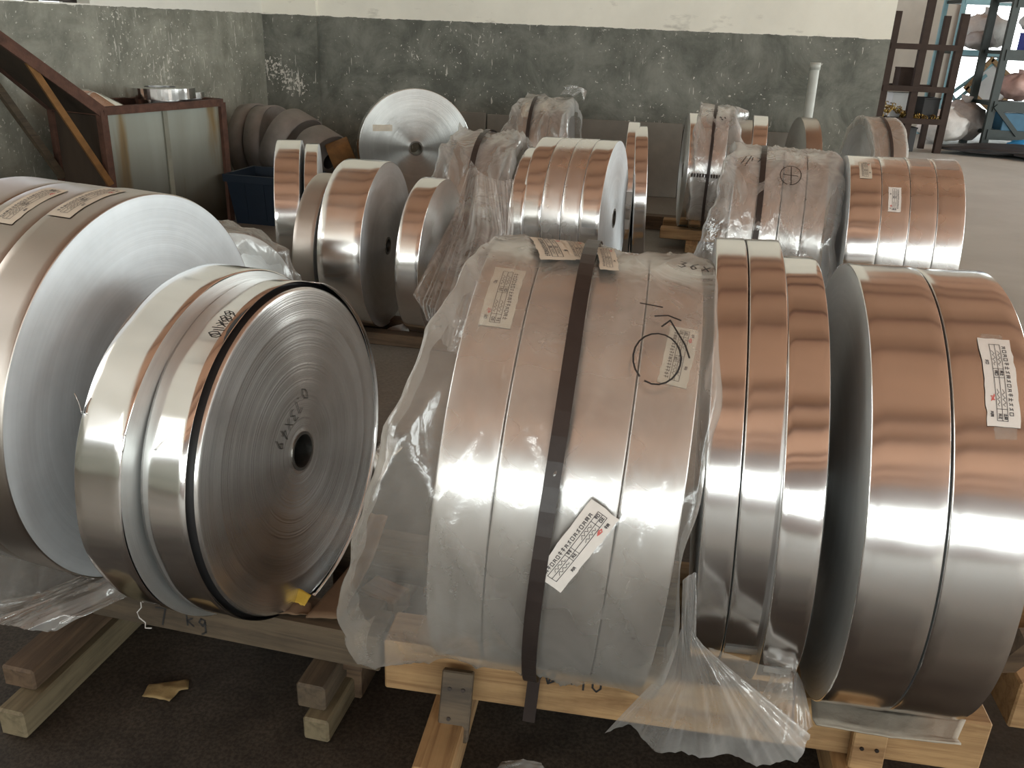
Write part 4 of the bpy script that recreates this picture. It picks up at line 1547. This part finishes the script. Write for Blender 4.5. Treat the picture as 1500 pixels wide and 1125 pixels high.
# ================================================================== far row
GF = 'far coils standing before the back wall'
bwr = [coil('strip_coil', 'far wrapped coil on the outer side of its strap, behind the centre row', .023, 7.03, .05, .40, 0, .09, 12, 0, GF, 'strip_dull', 'face', seed=81),
       coil('strip_coil', 'far wide wrapped coil with knotted film top, behind the centre row', .023, 7.03, .05, .40, .095, .235, 12, 0, GF, 'strip_dull', 'face', seed=82),
       coil('strip_coil', 'far wrapped coil under the film knot, behind the centre row', .023, 7.03, .05, .40, .24, .33, 12, 0, GF, 'strip_dull', 'face', seed=83)]
sticker(bwr[0], 0, 55, .16, .05, 0, mat='paper_film', text=False)
sticker(bwr[1], .01, 62, .12, .05, 0, mat='paper_film', text=False)
fw4 = bpy.data.objects.new('plastic_film_wrap', None)
link(fw4)
fw4.matrix_world = bwr[0].matrix_world.copy()
tag(fw4, 'milky film with a knotted tuft over the far bundle behind the centre row', 'plastic film')
xw = -bwr[0]['xm']
film_over('film', M['film_white'], fw4, .40, xw, xw + .34, lambda t: .01 + .16 * max(0, (80 - t) / 90), lambda t: .05, -40, 200, 60, 40, .02, 13.7, ruf=.03)
t0 = [(xw + .26, -.02, .83), (xw + .32, 0, .84), (xw + .36, .03, .82)]
t1 = [(xw + .30, -.03, .88), (xw + .36, 0, .89), (xw + .42, .03, .86)]
t2 = [(xw + .28, -.05, .90), (xw + .37, 0, .91), (xw + .46, .04, .87), (xw + .44, .04, .78)]
sheet('tuft', M['film_white'], fw4, [t0, t1, t2], 20, 14, .03, 4.4, 5)
strap('packing_strap', 'dark strap round the far bundle behind the centre row', bwr[0], .092, .40, .026, 120, None, th_b=-50, off=.022)
skid('timber_skid', 'low skid under the far bundle behind the centre row', .18, 6.99, .5, .4, .07, 12, gap=.24)

GC = 'pair of thin coils near the small pine pallet'
ca = coil('strip_coil', 'thin tall coil with two small labels near its foot, by small pine pallet', .609, 5.188, .03, .42, 0, .064, 8, 0, GC, 'strip', 'face_dark', seed=84)
sticker(ca, .006, 8, .07, .045, 0, mat='paper', text=False)
sticker(ca, .006, -12, .06, .04, 0, mat='paper', text=False)
coil('strip_coil', 'thin coil with dark wound face leaning on its labelled neighbour', .682, 5.123, .03, .412, 0, .069, 6, 3, GC, 'strip', 'face_dark', seed=85)
skid('timber_skid', 'low skid under the pair of thin coils', .68, 5.14, .30, .4, .05, 8, gap=.24)

GD = 'coils on the small pine pallet before the back wall'
zd = .105
dk = dict(zb=zd, yaw=12)
d1 = coil('strip_coil', 'orange-lit thin coil with dark face, front of small pine pallet', 1.108, 6.07, zd, .38, 0, .066, 6, 0, GD, 'strip', 'face_dark', seed=86)
d2 = coil('strip_coil', 'pale film-covered coil next to the orange-lit thin coil', 1.17, 6.02, zd, .405, .012, .100, 12, 0, GD, 'strip_soft', 'face_dark', seed=87)
d3 = coil('strip_coil', 'pale film-covered coil with marker dots, right of the thin black strap', 1.17, 6.02, zd, .405, .103, .194, 12, 0, GD, 'strip_soft', 'face', seed=88)
d4 = coil('strip_coil', 'brownish low coil between wrapped coils and orange end coil', 1.467, 6.03, zd, .365, -.03, .06, 12, 0, GD, 'strip_dull', 'face_dark', seed=89)
d5 = coil('strip_coil', 'orange-lit end coil of the small pine pallet', 1.566, 6.09, zd, .38, -.02, .072, 12, 0, GD, 'strip', 'face', seed=90)
pd = thing('wooden_pallet', 'small bright pine pallet under the far orange-lit and wrapped coils', 'pallet', (.965, 5.88, 0), None, rad(12))
for y_ in (.03, .33):
    o = MB().box((0, 0, 0), (.92, .09, .07), bev=.004).build('beam', M['wood'], pd)
    o.location = (.46, y_ + .0, .09)
for x_ in (.22, .66):
    o = MB().box((0, 0, 0), (.55, .08, .055), bev=.004).build('runner', M['wood'], pd)
    o.location = (x_, .13, .0275)
    o.rotation_euler = (0, 0, PI / 2)
for (x_, y_, sx) in ((-.02, .55, .30), (.12, .42, .22)):
    o = MB().box((0, 0, 0), (sx, .10, .10), bev=.004).build('block', M['wood_brown'], pd)
    o.location = (x_, y_, .05)
fw5 = bpy.data.objects.new('plastic_film_wrap', None)
link(fw5)
fw5.matrix_world = d2.matrix_world.copy()
tag(fw5, 'bright torn film over the two pale coils on the small pine pallet', 'plastic film')
xw = -d2['xm'] + .012
film_over('film', M['film_white'], fw5, .405, xw, xw + .184, lambda t: .01, lambda t: .08 + .04 * math.sin(t * .07), -45, 190, 60, 36, .012, 15.7, ruf=.04)
fw5['R'] = .405
writing(fw5, xw + .06, 66, [[(0, -.03), (.003, .04)], [(-.02, 0), (-.03, .01)], [(-.03, .03), (-.02, .04)]], .005, r_off=.018)
writing(fw5, xw + .12, 58, [[(0, 0), (.01, .01)], [(.02, .012), (.028, .02)], [(.0, .03), (.012, .035)]], .008, r_off=.018)
strap('packing_strap', 'thin black strap round the pale coils on the small pine pallet', d2, .1015, .405, .018, 120, None, th_b=-60, off=.018)
rb = MB()
for i in range(12):
    q = i / 11
    rb.box(cyl(xw - .01 + .19 * q, rad(2), .405 + .021 + .004 * (i % 2), .405), (.010, .012, .022))
rb = rb.build('ribbed_tie', M['strap'])
rb.matrix_world = d2.matrix_world.copy()
tag(rb, 'black ribbed tie lying across the pale coils of the small pine pallet', 'tie')

coil('strip_coil', 'single dusty coil with dark side standing by the grey wall pipe', 2.048, 6.72, .03, .39, 0, .115, 4, 0, GF, 'strip_dull', 'face_dark', seed=91)
GFF = 'pair of pale coils in film by the wall end'
fa = coil('strip_coil', 'pale coil with visible dusty side, left of the dark strap by wall end', 2.44, 6.50, .075, .385, 0, .105, 2, 0, GFF, 'strip_dull', 'face', seed=92)
coil('strip_coil', 'pale coil on the bay side of the dark strap by wall end', 2.44, 6.50, .075, .385, .115, .215, 2, 0, GFF, 'strip_dull', 'face_pale', seed=93)
strap('packing_strap', 'dark strap between the two pale coils by the wall end', fa, .11, .385, .022, 120, None, th_b=-50, off=.012)
fw6 = bpy.data.objects.new('plastic_film_wrap', None)
link(fw6)
fw6.matrix_world = fa.matrix_world.copy()
tag(fw6, 'thin clear film over the two pale coils by the wall end', 'plastic film')
film_over('film', M['film'], fw6, .385, -fa['xm'], -fa['xm'] + .215, lambda t: .02, lambda t: .02, -45, 190, 50, 28, .006, 17.7, off=.003)
skid('timber_skid', 'low skid under the two pale coils by the wall end', 2.55, 6.49, .40, .4, .10, 2, gap=.26)
skid('timber_skid', 'low skid under the single dusty coil by the wall pipe', 2.10, 6.70, .22, .4, .05, 16, gap=.24)

# pipe and boards by the wall
pb = on_y(1186, 190, 7.45)
pi_ = thing('wall_pipe', 'pale grey upright pipe standing near the back wall with open top', 'pipe', (2.345, 7.45, 0))
MB().tube([(0, 0, 0), (.0, .06, 1.17)], .038, 16, cap=False).build('tube', M['pipe'], pi_, True)
MB().tube([(0, .0575, 1.12), (.0, .060, 1.175)], .043, 16).build('collar', M['pipe'], pi_, True)
GX = 'bare cement boards leaning along the wall foot'
for i, (pxa, pxb, top, lb) in enumerate(((676, 712, .64, 'dark narrow cement board against the wall behind the big disc'), (714, 1000, .63, 'long cement board leaning on the wall behind the centre row'), (1002, 1178, .60, 'cement board leaning on the wall behind the small pine pallet'))):
    def onwall(px):
        for _ in range(1):
            d = ray(px, 180)
            # intersect with back wall plane shifted into the room
            p0 = CORNER - WBN * .05
            t_ = ((p0 - CC) @ WBN) / (d @ WBN)
            return CC + d * t_
    a, b_ = onwall(pxa), onwall(pxb)
    L_ = np.linalg.norm((b_ - a)[:2])
    root = thing('cement_board', lb, 'board', (a[0], a[1] - .03, 0), GX, rad(5))
    o = MB().box((0, 0, 0), (L_, .025, top), bev=.004).build('panel', M['board'], root)
    o.location = (L_ / 2, -.02, top / 2)
    o.rotation_euler = (-.05, 0, 0)

# ================================================================== bay: rack, shelves and their load
rk = thing('steel_rack', 'brown steel rack with brass shavings at the end of the wall', 'rack', (4.68, 12.0, 0))
rk_w = .86
for i, (x_, h_) in enumerate(((.0, 1.72), (.40, 2.35), (rk_w, 1.72))):
    MB().box((x_, 0, h_ / 2), (.09, .07, h_)).build('post', M['rack'], rk)
for x_ in (0, rk_w):
    MB().box((x_, .5, .85), (.07, .07, 1.7)).build('post', M['rack'], rk)
for z_ in (.40, .80, 1.31):
    MB().box((rk_w / 2, -.02, z_), (rk_w + .05, .06, .07)).build('rail', M['rack'], rk)
    MB().box((rk_w / 2, .52, z_), (rk_w + .05, .06, .07)).build('rail', M['rack'], rk)
for z_ in (.40, .80):
    MB().box((rk_w / 2, .25, z_ - .01), (rk_w, .5, .03)).build('shelf_plate', M['rack'], rk)
rng = random.Random(8)
bt = MB()
for i in range(240):
    x_, y_ = rng.uniform(.05, rk_w - .05), rng.uniform(-.03, .40)
    r_ = rng.uniform(.012, .03)
    a0 = rng.uniform(0, 6)
    z_ = .42 + abs(rng.gauss(0, .03)) + (.12 * max(0, 1 - abs(x_ - .22) / .2))
    pts = [(x_ + r_ * math.cos(a0 + q), y_ + .004 * q, z_ + r_ * math.sin(a0 + q)) for q in np.linspace(0, 4.5, 5)]
    bt.tube(pts, .006, 4, cap=False)
o = bt.build('brass_shavings', M['brass'], None, False, kind='stuff')
o.location = (4.68, 12.0, 0)
tag(o, 'curly brass shavings heaped on the lowest plate of the brown rack', 'shavings', kind='stuff')


def carton(name, label, c, size, mat, yaw=0, group=None, cat='box', lid=True):
    root = thing(name, label, cat, c, group, rad(yaw))
    MB().box((0, 0, size[2] / 2), size, bev=.008).build('body', M[mat], root)
    if lid:
        MB().box((0, 0, size[2] + .004), (size[0] * 1.03, size[1] * 1.03, .02), bev=.004).build('lid', M[mat], root)
    return root


carton('tool_box', 'black box on the lower plate of the brown rack', (5.38, 12.2, .42), (.22, .25, .26), 'dark')
carton('metal_box', 'brown box on the upper plate of the brown rack', (5.02, 12.22, .82), (.22, .25, .22), 'rack', 5)
carton('white_carton', 'pale carton on the lower plate of the brown rack, beside the black box', (5.05, 12.35, .42), (.26, .2, .30), 'white_box')
carton('metal_box', 'dark box under the lowest plate of the brown rack', (5.0, 12.25, 0), (.5, .4, .30), 'dark')


def sack(name, label, c, r, mat, seed, group=None, cat='sack', tie=True):
    root = thing(name, label, cat, c, group)
    P = []
    for i in range(17):
        ph = PI * i / 16
        row = []
        for k in range(32):
            th = 2 * PI * k / 32
            d = np.array([math.sin(ph) * math.cos(th), math.sin(ph) * math.sin(th), -math.cos(ph)])
            s = 1 + .22 * mnoise.noise(Vector(d * 2.1 + np.array([seed, 0, 0]))) + .10 * mnoise.noise(Vector(d * 5 + np.array([0, seed, 0])))
            row.append((r[0] * d[0] * s, r[1] * d[1] * s, max(0, r[2] * (1 + d[2] * s * (.85 if d[2] < 0 else 1)))))
        P.append(row)
    MB().grid(P, closed=True).build('body', M[mat], root, True)
    if tie:
        MB().tube([(0, 0, r[2] * 1.85), (.02, 0, r[2] * 2.25)], [r[0] * .16, r[0] * .26], 10).build('neck', M[mat], root, True)
    return root


# pale blue shelving, deeper in
sb = thing('shelving_unit', 'pale blue shelving unit with cross braces behind the brown rack', 'shelf', (6.40, 14.0, 0))
for x_, y_ in ((0, 0), (0, .6), (1.9, 0), (1.9, .6)):
    MB().box((x_, y_, 1.1), (.06, .05, 2.2)).build('upright', M['shelf_blue'], sb)
for z_ in (.35, 1.25, 1.95):
    MB().box((.95, .3, z_), (1.9, .6, .05)).build('shelf_board', M['shelf_dark'], sb)
    MB().box((.95, -.02, z_), (1.9, .03, .08)).build('shelf_beam', M['shelf_blue'], sb)
for (p_, q_) in (((0, -.03, .38), (.55, -.03, .95)), ((0, -.03, .75), (.4, -.03, .30)), ((.02, -.04, .62), (.7, -.04, 1.2))):
    MB().beam(p_, q_, .02, .05).build('brace', M['shelf_blue'], sb)
fr_ = thing('framed_panel', 'white panel in a pale wooden frame propped in the blue shelving', 'frame', (6.68, 13.95, .76))
fr_.rotation_euler = (0, rad(35), 0)
for c_, s_ in (((.3, 0, 0), (.6, .04, .06)), ((.3, 0, .5), (.6, .04, .06)), ((0, 0, .25), (.06, .04, .56)), ((.6, 0, .25), (.06, .04, .56))):
    MB().box(c_, s_).build('frame_bar', M['wood'], fr_)
MB().box((.3, .02, .25), (.56, .01, .46)).build('frame_panel', M['white_box'], fr_)
GS1 = 'sacks on and under the shelving in the bay'
sack('plastic_sack', 'white sack on the top board of the blue shelving', (6.75, 13.9, 1.28), (.36, .25, .26), 'white_bag', 1, GS1)
sack('plastic_sack', 'grey drooping sack beside the white one on the blue shelving', (6.62, 13.75, 1.27), (.22, .2, .15), 'grey_bag', 2, GS1)
sack('plastic_sack', 'white sack slumped on the floor before the blue shelving', (6.10, 13.2, 0), (.36, .3, .24), 'white_bag', 3, GS1)
sack('plastic_sack', 'grey sack on the floor by the dark shelving leg', (6.45, 13.4, 0), (.33, .3, .30), 'grey_bag', 4, GS1)
# dark green shelving nearer
sd = thing('shelving_unit', 'dark green steel shelving loaded with bags and bins at the picture edge', 'shelf', (6.60, 12.9, 0))
for x_, y_ in ((0, 0), (0, .6), (1.9, 0), (1.9, .6)):
    MB().box((x_, y_, 1.1), (.10, .06, 2.2)).build('upright', M['shelf_dark'], sd)
for z_ in (.22, .60, 1.28, 1.95):
    MB().box((.95, .3, z_), (1.9, .6, .05)).build('shelf_board', M['shelf_dark'], sd)
    MB().box((.95, -.03, z_ - .03), (1.9, .03, .14)).build('shelf_beam', M['shelf_dark'], sd)
MB().beam((.02, -.05, .58), (.42, -.05, .20), .03, .06).build('brace', M['shelf_dark'], sd)
sack('plastic_sack', 'pinkish plastic sack on the middle board of the dark shelving', (6.98, 13.05, .63), (.26, .2, .19), 'pink', 5, GS1)
sack('plastic_sack', 'red bag behind the pinkish sack on the dark shelving', (7.22, 13.25, .63), (.17, .15, .23), 'red', 6, GS1)
carton('blue_crate', 'bright blue plastic crate beside the pinkish sack on dark shelving', (7.34, 13.02, .63), (.32, .3, .30), 'blue_bright', 0, None, 'crate')
carton('blue_carton', 'violet-blue carton on the upper board of the dark shelving', (7.02, 13.05, 1.31), (.24, .3, .22), 'bluebox')
carton('white_carton', 'white carton beside the violet-blue one on dark shelving', (7.30, 13.05, 1.31), (.28, .3, .26), 'white_box')
sack('plastic_sack', 'pale crumpled bag above the violet-blue carton', (6.98, 13.12, 1.555), (.16, .12, .12), 'white_bag', 7, GS1)
carton('teal_crate', 'teal blue crate on the lowest board of the dark shelving', (6.98, 13.0, .25), (.42, .3, .24), 'teal', 0, None, 'crate', False)
carton('teal_crate', 'second teal crate farther along the lowest dark board', (7.45, 13.0, .25), (.40, .3, .22), 'teal', 0, None, 'crate', False)
sack('plastic_sack', 'blue bag slumped on the floor below the teal crates', (6.98, 12.45, 0), (.26, .18, .09), 'blue_bright', 8, GS1, tie=False)
for (x_, y_, sx, sy, h_, s_, lb) in ((6.55, 12.1, .9, .45, .07, 1, 'black oily sheet heap on the floor before the dark shelving'), (7.2, 11.6, .8, .4, .06, 2, 'second black sheet heap nearer the picture edge on the bay floor')):
    sack('tarpaulin_heap', lb, (x_, y_, 0), (sx, sy, h_), 'dark', 10 + s_, None, 'tarpaulin', False)

SC.frame_set(1)
